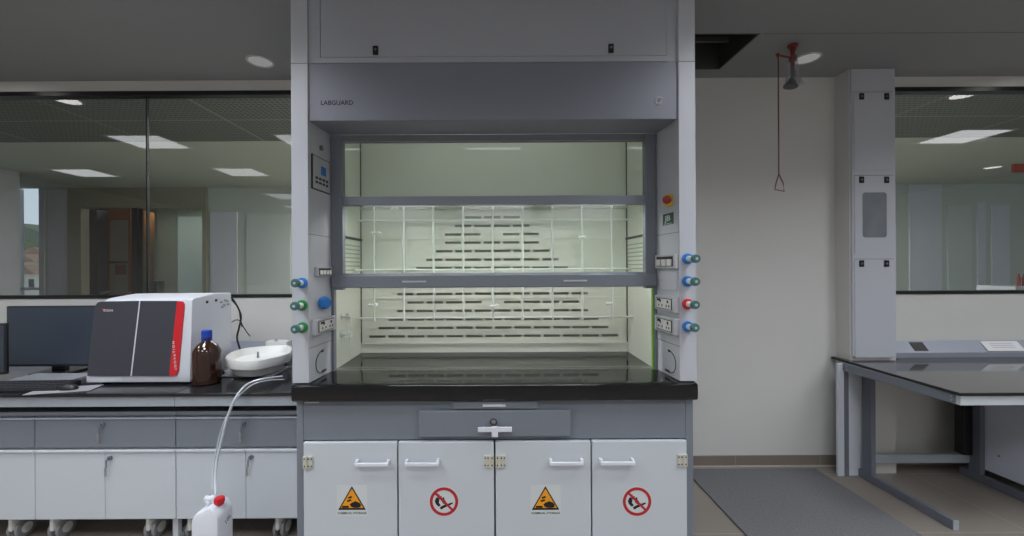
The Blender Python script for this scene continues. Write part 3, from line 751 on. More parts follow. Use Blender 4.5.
# lattice of white rods
LY = 2.38
q = MB()
lx = [xx(374 + 29.75 * k, LY) for k in range(9)]
zt_, zbm = zz(203, LY), zz(318.5, LY)
for x in lx: q.cyl((x, LY, zbm - 0.012), (x, LY, zt_), 0.0062, seg=10)
q.build('lattice_rod', M_lattice, hood)
q = MB()
for py, a, b in ((220, 356, 640), (269.5, 350, 632), (317.8, 348, 640)):
    z = zz(py, LY); q.cyl((max(xx(a, LY), -HI), LY + 0.01, z), (min(xx(b, LY), HI), LY + 0.01, z), 0.0062, seg=10)
q.build('lattice_rail', M_lattice, hood)
for (px, py) in ((373, 305), (495, 306), (611, 303.5), (583, 237), (376, 233)):
    c = at(px, py, LY - 0.02)
    q = MB(); q.cyl((c.x - 0.028, c.y, c.z), (c.x + 0.022, c.y, c.z), 0.008, seg=12, bev=0.001); q.cyl((c.x + 0.012, c.y - 0.015, c.z), (c.x + 0.012, c.y + 0.03, c.z), 0.010, seg=12)
    q.cyl((c.x - 0.022, c.y, c.z + 0.012), (c.x - 0.022, c.y, c.z - 0.012), 0.004, seg=10)
    q.build('rod_clamp', M_lattice, hood)
# gas outlets on the left liner wall
for py in (316, 333):
    z = zz(py, 2.17); y = 2.17
    q = MB(); q.cyl((-HI, y, z), (-HI + 0.012, y, z), 0.016, bev=0.002); q.cyl((-HI, y, z), (-HI + 0.075, y - 0.06, z), 0.006)
    q.cyl((-HI + 0.065, y - 0.052, z + 0.002), (-HI + 0.065, y - 0.052, z - 0.05), 0.0055, 0.003); q.cyl((-HI + 0.03, y, z + 0.016), (-HI + 0.06, y - 0.05, z + 0.016), 0.004)
    q.build('gas_outlet', M_lattice, hood, smooth=True)
# unseen lamp added at the chamber top to brighten the liner
q = MB(); q.box(-0.65, 0.65, 1.87, 1.97, 2.35, 2.418, 0.003); q.build('added_chamber_lamp', M_tube, hood)
q = MB(); q.box(-0.7, 0.7, SD + 0.031, SD + 0.056, zr_b + 0.015, zr_t - 0.004, 0.001); q.box(-0.7, 0.7, SD + 0.052, SD + 0.056, zr_b + 0.010, zr_b + 0.015); lh = q.build('added_led_housing', M_sash, hood)  # unseen strip and housing added behind the rail to light the lower chamber
q = MB(); q.box(-0.69, 0.69, SD + 0.032, SD + 0.0515, zr_b + 0.011, zr_b + 0.0148); q.build('added_led_strip', M_led, lh)

# --- taps on the post fronts
def tap(x, z, hx_, hz_, base):
    yb = PF
    q = MB(); q.cyl((x, yb, z), (x, yb - 0.012, z), 0.024, bev=0.003, seg=28)
    b = q.build('tap', base, hood, smooth=True)
    q = MB(); q.cyl((x, yb - 0.012, z), (hx_, yb - 0.052, hz_), 0.0125, bev=0.001, seg=20); q.build('tap_stem', M_stem, b, smooth=True)
    q = MB(); q.lathe([(0, 0), (0.013, 0), (0.019, 0.004), (0.019, 0.018), (0.016, 0.022), (0, 0.023)], seg=12, M=Matrix.Translation((hx_, yb - 0.05, hz_)) @ Matrix.Rotation(math.radians(90), 4, 'X'))
    q.mi = 1; q.cyl((hx_, yb - 0.073, hz_), (hx_, yb - 0.0745, hz_), 0.006, seg=16)
    q.build('tap_head', [M_tapgrn, M_frame], b, smooth=True)
def Zp(py): return H - (py - VY) * (PF - 0.01) / F
for px, py, hpx, hpy, m in ((302, 283, 294.3, 283.2, M_blue), (302, 305.3, 293.7, 306.3, M_green), (302.3, 327.5, 294.2, 329.5, M_green),
                            (687.6, 258.8, 697, 258.6, M_blue), (687.6, 281.3, 696.5, 281.6, M_blue), (687.6, 304, 696.3, 305, M_red), (687.8, 326.6, 696, 328, M_blue)):
    c = at(px, py, PF - 0.006); h = at(hpx, hpy, PF - 0.073)
    tap(c.x, c.z, h.x, h.z, m)
# --- fittings on the inner faces of the posts (x ~ +-0.82, facing inwards)
def inner(s_, px, py):
    """point on the inner face of a post"""
    # face runs from (HI, PF) to (0.812, SD)
    k = (px - VX) / F
    # x = HI + (0.812-HI)*(D-PF)/(SD-PF), x*s_ = k*D
    g = (0.812 - HI) / (SD - PF)
    D = (HI - g * PF) / (s_ * k - g)
    z = at(px, py, D).z
    return Vector((s_ * (HI + g * (D - PF)), D, z))
def FR(s_):   # local x = along depth as seen (left->right in view), y = up, z = out of the face
    if s_ < 0: return Matrix(((0, 0, 1, 0), (1, 0, 0, 0), (0, 1, 0, 0), (0, 0, 0, 1)))      # faces +X ; local x -> +Y
    return Matrix(((0, 0, -1, 0), (-1, 0, 0, 0), (0, 1, 0, 0), (0, 0, 0, 1)))               # faces -X ; local x -> -Y
def plate(s_, pxa, pxb, pya, pyb, kind):
    A = inner(s_, pxa, (pya + pyb) / 2); B = inner(s_, pxb, (pya + pyb) / 2)
    wd = abs(A.y - B.y); C = (A + B) / 2
    zt = inner(s_, (pxa + pxb) / 2, pya).z; zb_ = inner(s_, (pxa + pxb) / 2, pyb).z
    ht = zt - zb_; C.z = (zt + zb_) / 2
    M = Matrix.Translation(C) @ Matrix.Rotation(s_ * math.atan2(0.018, 0.21), 4, 'Z') @ FR(s_)
    W, Hh = wd / 2, ht / 2
    if kind == 'socket':
        q = MB(); q.box(-W, W, -Hh, Hh, 0, 0.022, 0.004, M=M); q.mi = 1
        q.box(-W * 0.78, W * 0.78, -Hh * 0.72, Hh * 0.72, 0.0225, 0.024, 0.0, M=M); q.mi = 2
        q.box(-W * 0.72, W * 0.72, -Hh * 0.64, Hh * 0.64, 0.0242, 0.0255, 0.0, M=M); q.mi = 1
        sg = 1 if s_ > 0 else -1
        for cx_ in (-0.3, 0.42):
            q.box(W * (cx_ - 0.06), W * (cx_ + 0.06), Hh * 0.15, Hh * 0.5, 0.0257, 0.027, M=M)
        q.box(W * (-0.62 * 1), W * -0.28, Hh * 0.3, Hh * 0.6, 0.0257, 0.0275, M=M)
        for cx_ in (-0.45, -0.12, 0.3, 0.55):
            q.box(W * (cx_ - 0.035), W * (cx_ + 0.035), -Hh * 0.4, -Hh * 0.12, 0.0257, 0.027, M=M)
        q.build('socket', [M_frame, M_slot, M_socket], hood)
    elif kind == 'switch':
        q = MB(); q.box(-W, W, -Hh, Hh, 0, 0.016, 0.003, M=M); q.mi = 1
        q.box(-W * 0.8, W * 0.8, -Hh * 0.7, Hh * 0.7, 0.0162, 0.0175, M=M)
        n = 4 if s_ < 0 else 3; q.mi = 2
        for k in range(n):
            u = -0.8 + 1.6 * (k + 0.5) / n
            q.box(W * (u - 0.58 / n), W * (u + 0.58 / n), -Hh * 0.62, Hh * (0.30), 0.0176, 0.024, 0.001, M=M)
        q.build('switch', [M_frame, M_slot, M_socket], hood)
    elif kind == 'blank':
        q = MB(); q.box(-W, W, -Hh, Hh, 0, 0.004, 0.001, M=M)
        for k in (-1, 1): q.cyl(M @ Vector((k * W * .8, 0, 0.005)), M @ Vector((k * W * .8, 0, 0.0065)), 0.004)
        q.build('blank_plate', M_white2, hood)
    elif kind == 'panel':
        q = MB(); q.box(-W, W, -Hh, Hh, 0, 0.006, 0.001, M=M); q.mi = 1
        q.box(-W * 0.93, W * 0.93, -Hh * 0.94, Hh * 0.94, 0.006, 0.0075, M=M); q.mi = 2
        q.box(-W * 0.1, W * 0.45, -Hh * 0.02, Hh * 0.5, 0.0076, 0.009, M=M); q.mi = 0
        for r_ in (-0.3, -0.55):
            for k in range(4): q.box(W * (-0.7 + 0.38 * k), W * (-0.45 + 0.38 * k), Hh * (r_ - 0.07), Hh * (r_ + 0.07), 0.0076, 0.009, M=M)
        q.build('control_panel', [M_slot, M_frame, M_blue], hood)
    return M, W, Hh
plate(-1, 311.5, 329.5, 158, 191.5, 'panel')
plate(-1, 314, 329, 267, 276, 'switch')
plate(-1, 311, 331.3, 317.5, 332.5, 'socket')
plate(1, 658, 678.5, 254.5, 268.5, 'switch')
plate(1, 659, 677.5, 271.5, 290, 'blank')
plate(1, 658.5, 679, 296, 311, 'socket')
plate(1, 658.5, 679, 316.8, 332.5, 'socket')
# blue round plug socket
c = inner(-1, 322.5, 302.5); dv = Vector((0.62, -0.78, 0))
q = MB(); q.cyl(c, c + dv * 0.035, 0.030, bev=0.004, seg=28); q.cyl(c + dv * 0.035, c + dv * 0.045, 0.026, bev=0.003, seg=28)
q.box(c.x, c.x + 0.03, c.y - 0.045, c.y - 0.015, c.z - 0.018, c.z + 0.018, 0.003); q.build('round_socket', M_blue, hood, smooth=True, label='round blue industrial socket')
# screw eye
c = inner(-1, 321, 148); q = MB(); q.cyl(c, c + Vector((0.012, 0, 0)), 0.012, bev=0.002, seg=20); q.build('keyhole', M_grey2, hood)
# emergency stop
c = inner(1, 670.5, 200.5)
dv = Vector((-0.72, -0.69, 0))
q = MB(); q.cyl(c, c + dv * 0.016, 0.030, bev=0.003, seg=32); es = q.build('emergency_stop', M_yellow, hood, smooth=True, label='yellow round base')
q = MB(); q.cyl(c + dv * 0.014, c + dv * 0.034, 0.013); q.lathe([(0, 0), (0.017, 0), (0.0195, 0.006), (0.017, 0.014), (0, 0.018)], seg=28, M=Matrix.Translation(c + dv * 0.030) @ Vector((0, 0, 1)).rotation_difference(dv).to_matrix().to_4x4())
q.build('push_button', M_maroon, es, smooth=True, label='dark red mushroom button')
M, W, Hh = None, None, None
A = inner(1, 663.5, 219); B = inner(1, 674, 219); C = (A + B) / 2; wd = abs(A.y - B.y) / 2; hz_ = 0.0265
M = Matrix.Translation(C) @ Matrix.Rotation(math.atan2(0.018, 0.21), 4, 'Z') @ FR(1)
q = MB(); q.box(-wd, wd, -hz_, hz_, 0, 0.003, 0.001, M=M); q.mi = 1
text_into(q, 'JB', 0.036, M @ Matrix.Translation((0.0, 0.002, 0.0034)), 0.0004, width=wd * 1.1)
q.box(-wd * 0.75, wd * 0.75, -hz_ * 0.86, -hz_ * 0.78, 0.003, 0.0036, M=M)
q.build('green_label', [mat('green_label_plate', srgb(32, 88, 72), 0.5, var=0), M_socket], hood)
# round cable port covers
for s_ in (-1, 1):
    c = inner(s_, 321 if s_ < 0 else 669.5, 361.5)
    q = MB(); R = 0.050; n = 20
    a0, a1 = (math.radians(75), math.radians(285)) if True else (0, 0)
    pts = []
    for k in range(n + 1):
        a = a0 + (a1 - a0) * k / n
        # arc bulges towards the camera
        pts.append((c.x - s_ * 0.0015, c.y + R * 1.25 * math.cos(a), c.z + R * math.sin(a)))
    q.tube(pts, 0.0018, 6, smooth=False)
    for a in (math.radians(80), math.radians(285)):
        q.box(c.x - s_ * 0.004, c.x - s_ * 0.001, c.y + R * 1.25 * math.cos(a) - 0.014, c.y + R * 1.25 * math.cos(a) + 0.03 * (a > 3) + 0.004, c.z + R * math.sin(a) - 0.005, c.z + R * math.sin(a) + 0.005)
    q.build('cable_port', M_slot, hood)

# ================================================================== LEFT BENCHES
BZ = 0.80; BF = 1.985
def bench(name_label, x0, x1, legs):
    t = thing('lab_bench', name_label, 'bench', ((x0 + x1) / 2, 2.4, 0))
    q = MB(); q.box(x0, x1, BF, WALL - 0.014, BZ - 0.016, BZ, 0.003); q.build('worktop', M_black, t)
    for ya_, yb_ in ((BF + 0.012, BF + 0.04), (2.765, 2.79)):
        q = MB(); q.box(x0, x1, ya_, yb_, 0.732, BZ - 0.016, 0.002); q.build('frame_rail', M_apron, t)
    for lx_ in legs:
        q = MB(); q.box(lx_ - 0.014, lx_ + 0.014, BF + 0.075, 2.79, 0.0, 0.045, 0.002); q.box(lx_ - 0.014, lx_ + 0.014, 2.70, 2.76, 0.045, BZ - 0.018, 0.002)
        q.box(lx_ - 0.014, lx_ + 0.014, BF + 0.075, BF + 0.1, 0.045, 0.14); q.build('leg', M_white, t)
    return t
jx = xx(175, 2.0, 400)
bench('black topped lab bench carrying the monitors and analyser on the left', -4.6, jx - 0.001, [xx(175.5, 2.06, 525), -3.9])
bench('short black topped lab bench with the white basin beside the hood', jx + 0.001, -0.912, [-0.93])
def unit(x0, x1, label, locks=True, split=None):
    t = thing('storage_cabinet', label, 'cabinet', ((x0 + x1) / 2, 2.3, 0), 'mobile storage cabinets under the left bench')
    y0 = 2.03; z0, z1 = 0.149, 0.694
    q = MB(); q.box(x0 + 0.002, x1 - 0.002, y0 + 0.02, 2.56, z0, z1 - 0.02); q.build('body', M_white2, t)
    q = MB(); q.box(x0 + 0.001, x1 - 0.001, y0 + 0.004, 2.56, z1 - 0.0195, z1, 0.002); q.build('top_rail', M_grey, t)
    zd1, zd0 = zz(417.5, y0, 110), zz(447.5, y0, 110)
    q = MB(); q.box(x0 + 0.002, x1 - 0.002, y0, y0 + 0.02, zd0, zd1, 0.003); q.mi = 1
    q.box(x0 + 0.002, x1 - 0.002, y0 - 0.006, y0 + 0.004, zd1 - 0.008, zd1 - 0.001, 0.002)
    d = q.build('drawer', [M_grey, M_apron], t)
    zq1 = zz(449.3, y0, 110)
    sp = split if split is not None else (x0 + x1) / 2
    def lock(x, z, par):
        q = MB(); q.cyl((x, y0, z), (x, y0 - 0.012, z), 0.011, bev=0.002, seg=20); q.mi = 1; q.box(x - 0.001, x + 0.001, y0 - 0.02, y0 - 0.012, z - 0.009, z + 0.006)
        q.build('lock', [M_grey2, M_steel], par)
        q = MB(); q.box(x - 0.012, x - 0.006, y0 - 0.017, y0 - 0.014, z - 0.045, z - 0.006, 0.001, M=None); q.mi = 1; q.box(x - 0.017, x - 0.007, y0 - 0.019, y0 - 0.014, z - 0.088, z - 0.040, 0.002)
        q.build('key', [M_grey2, M_steel], par)
    ds = []
    for a, b in ((x0 + 0.002, sp - 0.001), (sp + 0.001, x1 - 0.002)):
        q = MB(); q.box(a, b, y0, y0 + 0.02, z0, zq1 - 0.004, 0.003)
        q.box(a, b, y0 - 0.007, y0 + 0.004, zq1 - 0.014, zq1 - 0.003, 0.002); ds.append(q.build('door', M_white, t))
    if locks:
        lock(sp - 0.006, zz(424, y0, 110), d); lock(sp + 0.03, zz(457.5, y0, 110), ds[1])
    for cx_ in (x0 + 0.03, x1 - 0.185):
        for cy in (2.13, 2.47):
            q = MB()
            for s2 in (-1, 1):
                q.mi = 0; q.cyl((cx_ + s2 * 0.020 - 0.009, cy, 0.05), (cx_ + s2 * 0.020 + 0.009, cy, 0.05), 0.049, bev=0.006, seg=28)
            q.mi = 1
            for s2 in (-1, 1):
                q.cyl((cx_ + s2 * 0.030 - 0.001, cy, 0.05), (cx_ + s2 * 0.030 + 0.001, cy, 0.05), 0.026, seg=20)
            q.cyl((cx_, cy, 0.05), (cx_, cy, 0.13), 0.012); q.box(cx_ - 0.03, cx_ + 0.03, cy - 0.03, cy + 0.03, 0.128, 0.149, 0.002)
            q.box(cx_ - 0.012, cx_ + 0.012, cy - 0.055, cy + 0.03, 0.055, 0.125, 0.01)
            c_o = q.build('caster', [M_wheel, M_plastic], t, smooth=True)
            c_o.rotation_euler = (0, 0, 0)
    return t
M_wheel = mat('caster_grey', srgb(150, 150, 152), 0.5, var=0.02)
ue = [xx(-108, 2.03, 440), xx(34.6, 2.03, 440), xx(175.6, 2.03, 440), -0.948]
unit(ue[0], ue[1], 'leftmost grey and white mobile cabinet, cut off by the photo edge')
unit(ue[1], ue[2], 'middle grey and white mobile cabinet under the monitors, keys in its locks', split=xx(105, 2.03, 480))
unit(ue[2], ue[3], 'right grey and white mobile cabinet behind the jerrycan, next to the hood', split=xx(245.8, 2.03, 480))

# trunking along the wall, left
def trunk(x0, x1, label, slots=()):
    t = thing('cable_trunking', label, 'trunking', ((x0 + x1) / 2, 2.79, BZ))
    y1 = WALL - 0.002; q = MB()
    base = 0.80 if x1 < 0 else TZ
    q.prism([(2.770, base), (2.765, base + 0.036), (2.825, base + 0.108), (y1, base + 0.108), (y1, base)], 'x', x0, x1, 0.001)
    q.build('housing', M_trunk, t)
    for a, b in slots:
        n = Vector((0, -0.072, 0.06)).normalized() if False else None
        q = MB()
        y_a, z_a, y_b, z_b = 2.773, base + 0.047, 2.816, base + 0.098
        dn_ = 0.002
        q.prism([(y_a, z_a), (y_b, z_b), (y_b - dn_, z_b + dn_), (y_a - dn_, z_a + dn_)], 'x', a, b); q.build('socket_slot', M_slot, t)
    return t
TZ = 0.788
trunk(-4.6, -0.93, 'grey sloping cable trunking along the wall on the left bench')

# --- monitor
mo = thing('monitor', 'large monitor with dark switched-off screen left of the analyser', 'monitor', (-2.62, 2.35, BZ))
mx0, mx1, mz0, mz1 = xx(6.5, 2.35, 335), -2.265, zz(366.5, 2.35, 50), zz(306, 2.35, 50)
q = MB(); q.box(mx0, mx1, 2.35, 2.375, mz0, mz1, 0.004); q.prism([(mx0 + .1, mz0 + .08), (mx1 - .1, mz0 + .08), (mx1 - .12, mz1 - .08), (mx0 + .12, mz1 - .08)], 'y', 2.375, 2.40); q.build('housing', M_dark, mo)
q = MB(); q.box(mx0 + 0.008, mx1 - 0.008, 2.348, 2.3495, mz0 + 0.014, mz1 - 0.008); q.build('screen', M_screen, mo)
q = MB(); q.box(-2.66, -2.58, 2.40, 2.43, BZ + 0.01, 1.08, 0.004); q.box(-2.72, -2.52, 2.33, 2.50, BZ, BZ + 0.012, 0.004); q.build('stand', M_dark, mo)
# second monitor, black, seen at the frame edge
mo2 = thing('monitor', 'black monitor turned away at the left edge of the photo', 'monitor', (-2.98, 2.2, BZ))
Mr = Matrix.Translation((xx(8, 2.15, 350), 2.15, 0)) @ Matrix.Rotation(math.radians(28), 4, 'Z')
q = MB(); q.box(-0.52, 0.0, -0.012, 0.012, 0.86, zz(323, 2.15, 5), 0.004, M=Mr); q.build('housing', M_dark, mo2)
q = MB(); q.box(-0.51, -0.01, -0.0135, -0.0125, 0.875, zz(323, 2.15, 5) - 0.01, M=Mr); q.build('screen', M_screen, mo2)
q = MB(); q.box(-0.30, -0.22, 0.012, 0.04, 0.81, 1.05, 0.003, M=Mr); q.box(-0.36, -0.16, -0.06, 0.10, BZ, BZ + 0.012, 0.003, M=Mr); q.build('stand', M_dark, mo2)
# papers under the monitor
q = MB(); q.box(-2.66, -2.31, 2.17, 2.32, BZ + 0.0005, BZ + 0.018, 0.002, M=None)
tag(q.build('document_tray', mat('grey_tray', srgb(138, 140, 146), 0.5, var=0.12, scale=30)), 'flat grey stack of documents lying in front of the large monitor', 'documents')
# keyboard
kb = thing('keyboard', 'black computer keyboard lying on the left bench', 'keyboard', (-2.5, 2.08, BZ))
Mk = Matrix.Translation((-2.45, 2.085, BZ)) @ Matrix.Rotation(math.radians(3), 4, 'Z')
q = MB(); q.prism([(-0.065, 0.0), (0.065, 0.0), (0.065, 0.024), (-0.065, 0.010)], 'x', -0.24, 0.22, 0.002, M=Mk); q.build('base', M_dark, kb)
q = MB()
for r_ in range(5):
    for k in range(17):
        x_ = -0.232 + k * 0.0262; y_ = -0.055 + r_ * 0.023
        zt = 0.010 + (y_ + 0.065) / 0.13 * 0.014
        q.box(x_, x_ + 0.022, y_, y_ + 0.019, zt, zt + 0.006, M=Mk)
q.build('keys', mat('key_caps', srgb(52, 52, 56), 0.5, var=0.1), kb)
# mouse + mouse mat
Mm = Matrix.Translation((-2.19, 2.055, BZ)) @ Matrix.Rotation(math.radians(14), 4, 'Z')
q = MB(); q.box(-0.15, 0.12, -0.055, 0.055, 0.0005, 0.004, 0.001, M=Mm); tag(q.build('paper_sheet', mat('grey_paper', srgb(150, 148, 154), 0.6)), 'grey sheet lying under the mouse in front of the analyser', 'paper')
q = MB(); q.lathe([(0.001, 0.030), (0.012, 0.029), (0.024, 0.022), (0.031, 0.010), (0.032, 0.0), (0.0, 0.0)], (0, 0, 0.0045), 20, sx=0.9, sy=1.55, M=Mm @ Matrix.Rotation(math.radians(70), 4, 'Z'))
ms = tag(q.build('computer_mouse', M_dark, smooth=True), 'black computer mouse on the grey sheet by the keyboard', 'mouse')

# --- analyser
an = thing('analyser', 'white bench-top analyser with dark front and red stripe', 'instrument', (-1.9, 2.3, BZ))
af = 2.14
ax0, ax1 = xx(86, af, 380), xx(190, af, 380)
zat = zz(298.5, af, 150)
q = MB(); q.prism([(af, BZ + 0.012), (af, BZ + 0.05), (af + 0.02, zat - 0.01), (af + 0.045, zat), (af + 0.2, zat + 0.014), (2.48, zat + 0.008), (2.48, BZ + 0.012)], 'x', xx(101, af, 330), ax1, 0.006)
q.box(ax0, ax0 + 0.2, af, 2.40, BZ + 0.012, BZ + 0.05, 0.006); q.box(xx(97, af, 330), xx(103, af, 330), af + 0.03, 2.40, BZ + 0.04, zat - 0.045, 0.004)
q.build('housing', M_inst, an, smooth=True)
def onfront(px, py):   # the front leans back slightly
    D = af
    for _ in range(4):
        p = at(px, py, D - 0.006)
        D = af + max(0, (p.z - (BZ + 0.05)) / (zat - 0.01 - BZ - 0.05) * 0.02)
    return p
def fpanel(name, corners, m, parent, th=0.004, label=None):
    t = bmesh.new(); P = [onfront(*c) for c in corners]
    a = [t.verts.new(p) for p in P]; b = [t.verts.new(p + Vector((0, th, 0))) for p in P]; n = len(P)
    t.faces.new(a); t.faces.new(b)
    for i in range(n): t.faces.new((a[i], a[(i + 1) % n], b[(i + 1) % n], b[i]))
    q = MB(); q._merge(t); return q.build(name, m, parent, label=label)
fpanel('front_door', [(87.2, 376), (94.8, 306), (97.5, 302.6), (100, 301.6), (139.2, 300.9), (130.4, 376)], M_instdark, an, label='dark grey front door')
fpanel('front_door', [(131.7, 376), (140.4, 300.9), (177, 301), (169, 376)], M_instdark, an, label='dark grey front door')
fpanel('trim_line', [(130.4, 376), (139.2, 300.8), (140.4, 300.8), (131.7, 376)], M_inst, an, 0.005)
fpanel('red_stripe', [(169, 376), (177, 301), (182.5, 301.6), (184.2, 304), (184, 308), (178.3, 371), (176.2, 375), (173, 376)], M_red, an, 0.005)
p = onfront(107, 310); q = MB()
q.box(p.x - 0.026, p.x - 0.004, p.y - 0.0015, p.y - 0.0005, p.z + 0.000, p.z + 0.006); q.mi = 1
text_into(q, 'SCION', 0.016, fr(p.x + 0.008, p.y - 0.002, p.z - 0.003), 0.0003, width=0.05)
q.build('logo', [M_red, M_socket], an)
p = onfront(175.2, 357)
q = MB(); text_into(q, 'INNOVATION', 0.018, Matrix.Translation((p.x, p.y - 0.003, p.z)) @ Matrix.Rotation(math.radians(-4.5), 4, 'Y') @ FRONT @ Matrix.Rotation(math.radians(90), 4, 'Z'), 0.0003, spacing=1.5, width=0.17)
q.build('stripe_lettering', M_socket, an)
q = MB()
for x_ in (ax0 + 0.06, ax1 - 0.06):
    for y_ in (af + 0.05, 2.43): q.cyl((x_, y_, BZ), (x_, y_, BZ + 0.013), 0.018, seg=16)
q.build('feet', M_dark, an)
# small marks on the right cheek
q = MB()
def cheek(px, py): D = ax1 * F / (px - VX); return Vector((ax1 + 0.001, D, at(px, py, D).z))
for (px, py) in ((206.5, 302), (215.5, 300.3)):
    c = cheek(px, py); q.cyl(c, c + Vector((0.004, 0, 0)), 0.008, seg=14)
q.mi = 1
for (px, py) in ((221, 302), (224, 305), (227, 301), (222, 307), (225, 300), (228, 304)):
    c = cheek(px, py); q.box(c.x, c.x + 0.002, c.y - 0.012, c.y + 0.008, c.z - 0.005, c.z + 0.004)
q.build('side_vent', [M_slot, mat('vent_grey', srgb(150, 150, 160), 0.5, var=0)], an)
# cables behind
def cable(pts, r, name, label, cat, m):
    q = MB(); q.tube([at(*p) for p in pts], r, 8); return tag(q.build(name, m, smooth=True), label, cat)
cable([(230, 296, 2.5), (236, 304, 2.52), (241, 316, 2.55), (239, 328, 2.58), (237, 338, 2.6), (240, 349, 2.6)], 0.0055, 'cable', 'black cable falling behind the analyser along the wall', 'cable', M_cable)
cable([(231.5, 300, 2.515), (238.5, 309, 2.56), (241, 322, 2.6), (246, 331, 2.65), (250, 336, 2.70)], 0.003, 'cable', 'thin dark cable curling off to the right behind the analyser', 'cable', M_cable)
cable([(232, 322, 2.5), (236, 320, 2.53), (240, 321, 2.56), (242, 327, 2.56)], 0.003, 'cable', 'short dark cable loop at the analyser rear edge', 'cable', M_cable)
cable([(217, 373.5, 2.36), (220, 375, 2.31), (222.5, 374.5, 2.31), (223.5, 372, 2.34), (222, 370, 2.40)], 0.006, 'cable', 'tangled black cable on the bench between bottle and basin', 'cable', M_cable)

# --- amber bottle
bt = thing('reagent_bottle', 'large amber reagent bottle with a blue cap beside the analyser', 'bottle', (0, 0, 0))
bD = 2.165; c = at(207, 383, bD); R = 12.3 * bD / F; bz = BZ
zsh = zz(349, bD, 207); zn = zz(341, bD, 207); zc1 = zz(330, bD, 207)
bt.location = (c.x, bD, bz)
q = MB(); q.lathe([(0, 0), (R * .9, 0), (R, 0.008), (R, zsh - bz - 0.015), (R * .93, zsh - bz), (R * .72, zsh - bz + 0.022), (R * .42, zn - bz - 0.004), (R * .36, zn - bz), (R * .36, zn - bz + 0.02), (0, zn - bz + 0.02)], (c.x, bD, bz), 40)
q.build('glass_body', M_amber, bt, smooth=True)
q = MB(); q.cyl((c.x, bD, zn - 0.002), (c.x, bD, zc1), 0.0235, bev=0.003, seg=32)
for k in range(24):
    a = 2 * math.pi * k / 24; q.box(c.x + 0.0233 * math.cos(a) - .001, c.x + 0.0233 * math.cos(a) + .001, bD + 0.0233 * math.sin(a) - .001, bD + 0.0233 * math.sin(a) + .001, zn + 0.002, zc1 - 0.006)
q.build('cap', M_bluecap, bt, smooth=True)

# --- white basin on the bench
bs = thing('basin', 'white plastic teardrop drain basin on the short bench by the hood', 'basin', (-1.35, 2.3, BZ))
def outline(k, grow=0.0, z=0.0):
    return k
rim = [(225.5, 357, 2.22), (226, 354, 2.30), (232, 350.5, 2.42), (240, 348.2, 2.5), (252, 347, 2.56), (266, 346, 2.62), (287, 344, 2.68), (292, 352, 2.40), (290.5, 354, 2.33), (282, 357, 2.22), (270, 359.3, 2.13), (256, 361, 2.07), (243, 361.2, 2.06), (233, 360, 2.10)]
zr = 0.80 + 0.113
# footprint in plan, rim level
plan = []
for (px, py, D) in [(225.5, 356.5, 0)] : pass
def onz(px, py, z):
    v = at(px, py, 1.0); D = (z - H) / (v.z - H); return at(px, py, D)
pp = [(225.3, 357.6), (228, 354.0), (236, 350.4), (247, 347.8), (262, 346.3), (278, 345.2), (290, 345.5), (291.5, 351.5), (284, 355.0), (272, 358.0), (258, 360.6), (244, 361.3), (232, 360.4), (227, 359.2)]
plan = [onz(px, py, zr) for px, py in pp]
# smooth the outline
def smooth_closed(P, n=5):
    Q = []
    N = len(P)
    for i in range(N):
        a, b, c2, d = P[i - 1], P[i], P[(i + 1) % N], P[(i + 2) % N]
        for k in range(n):
            u = k / n; Q.append(0.5 * ((2 * b) + (c2 - a) * u + (2 * a - 5 * b + 4 * c2 - d) * u * u + (3 * b - a - 3 * c2 + d) * u ** 3))
    return Q
pl = smooth_closed(plan); cen = sum(pl, Vector()) / len(pl)
t = bmesh.new(); rings = []
for sc_, dz in ((0.50, -0.105), (0.66, -0.104), (0.74, -0.098), (0.86, -0.054), (0.985, -0.050), (0.995, -0.045), (1.0, -0.004), (0.995, 0.0), (0.95, 0.0), (0.93, -0.006), (0.84, -0.040), (0.5, -0.050)):
    rings.append([t.verts.new((cen.x + (p.x - cen.x) * sc_, cen.y + (p.y - cen.y) * sc_, zr + dz)) for p in pl])
for A, B in zip(rings, rings[1:]):
    for k in range(len(pl)): t.faces.new((A[k], A[(k + 1) % len(pl)], B[(k + 1) % len(pl)], B[k]))
t.faces.new(rings[0]); t.faces.new(rings[-1])
q = MB(); q._merge(t); q.build('bowl', M_plastic, bs, smooth=True)
c = onz(258, 357, zr - 0.045); q = MB(); q.cyl((c.x, c.y, zr - 0.049), (c.x, c.y, zr - 0.012), 0.007, 0.005, seg=14); q.build('drain_peg', M_grey, bs)
q = MB(); q.box(cen.x - 0.2, cen.x + 0.15, cen.y - 0.10, cen.y + 0.12, BZ, BZ + 0.008, 0.002); q.build('foot', M_frame, bs)
c = at(276, 346, 2.66)
q = MB(); q.box(c.x - 0.075, c.x + 0.07, 2.665, 2.74, BZ + 0.0, zz(341.5, 2.66, 276), 0.006); q.mi = 1; q.cyl((c.x, 2.665, zr + 0.03), (c.x, 2.662, zr + 0.03), 0.012)
tag(q.build('control_box', [M_plastic, M_frame], smooth=True), 'small white box on the bench behind the basin', 'box')

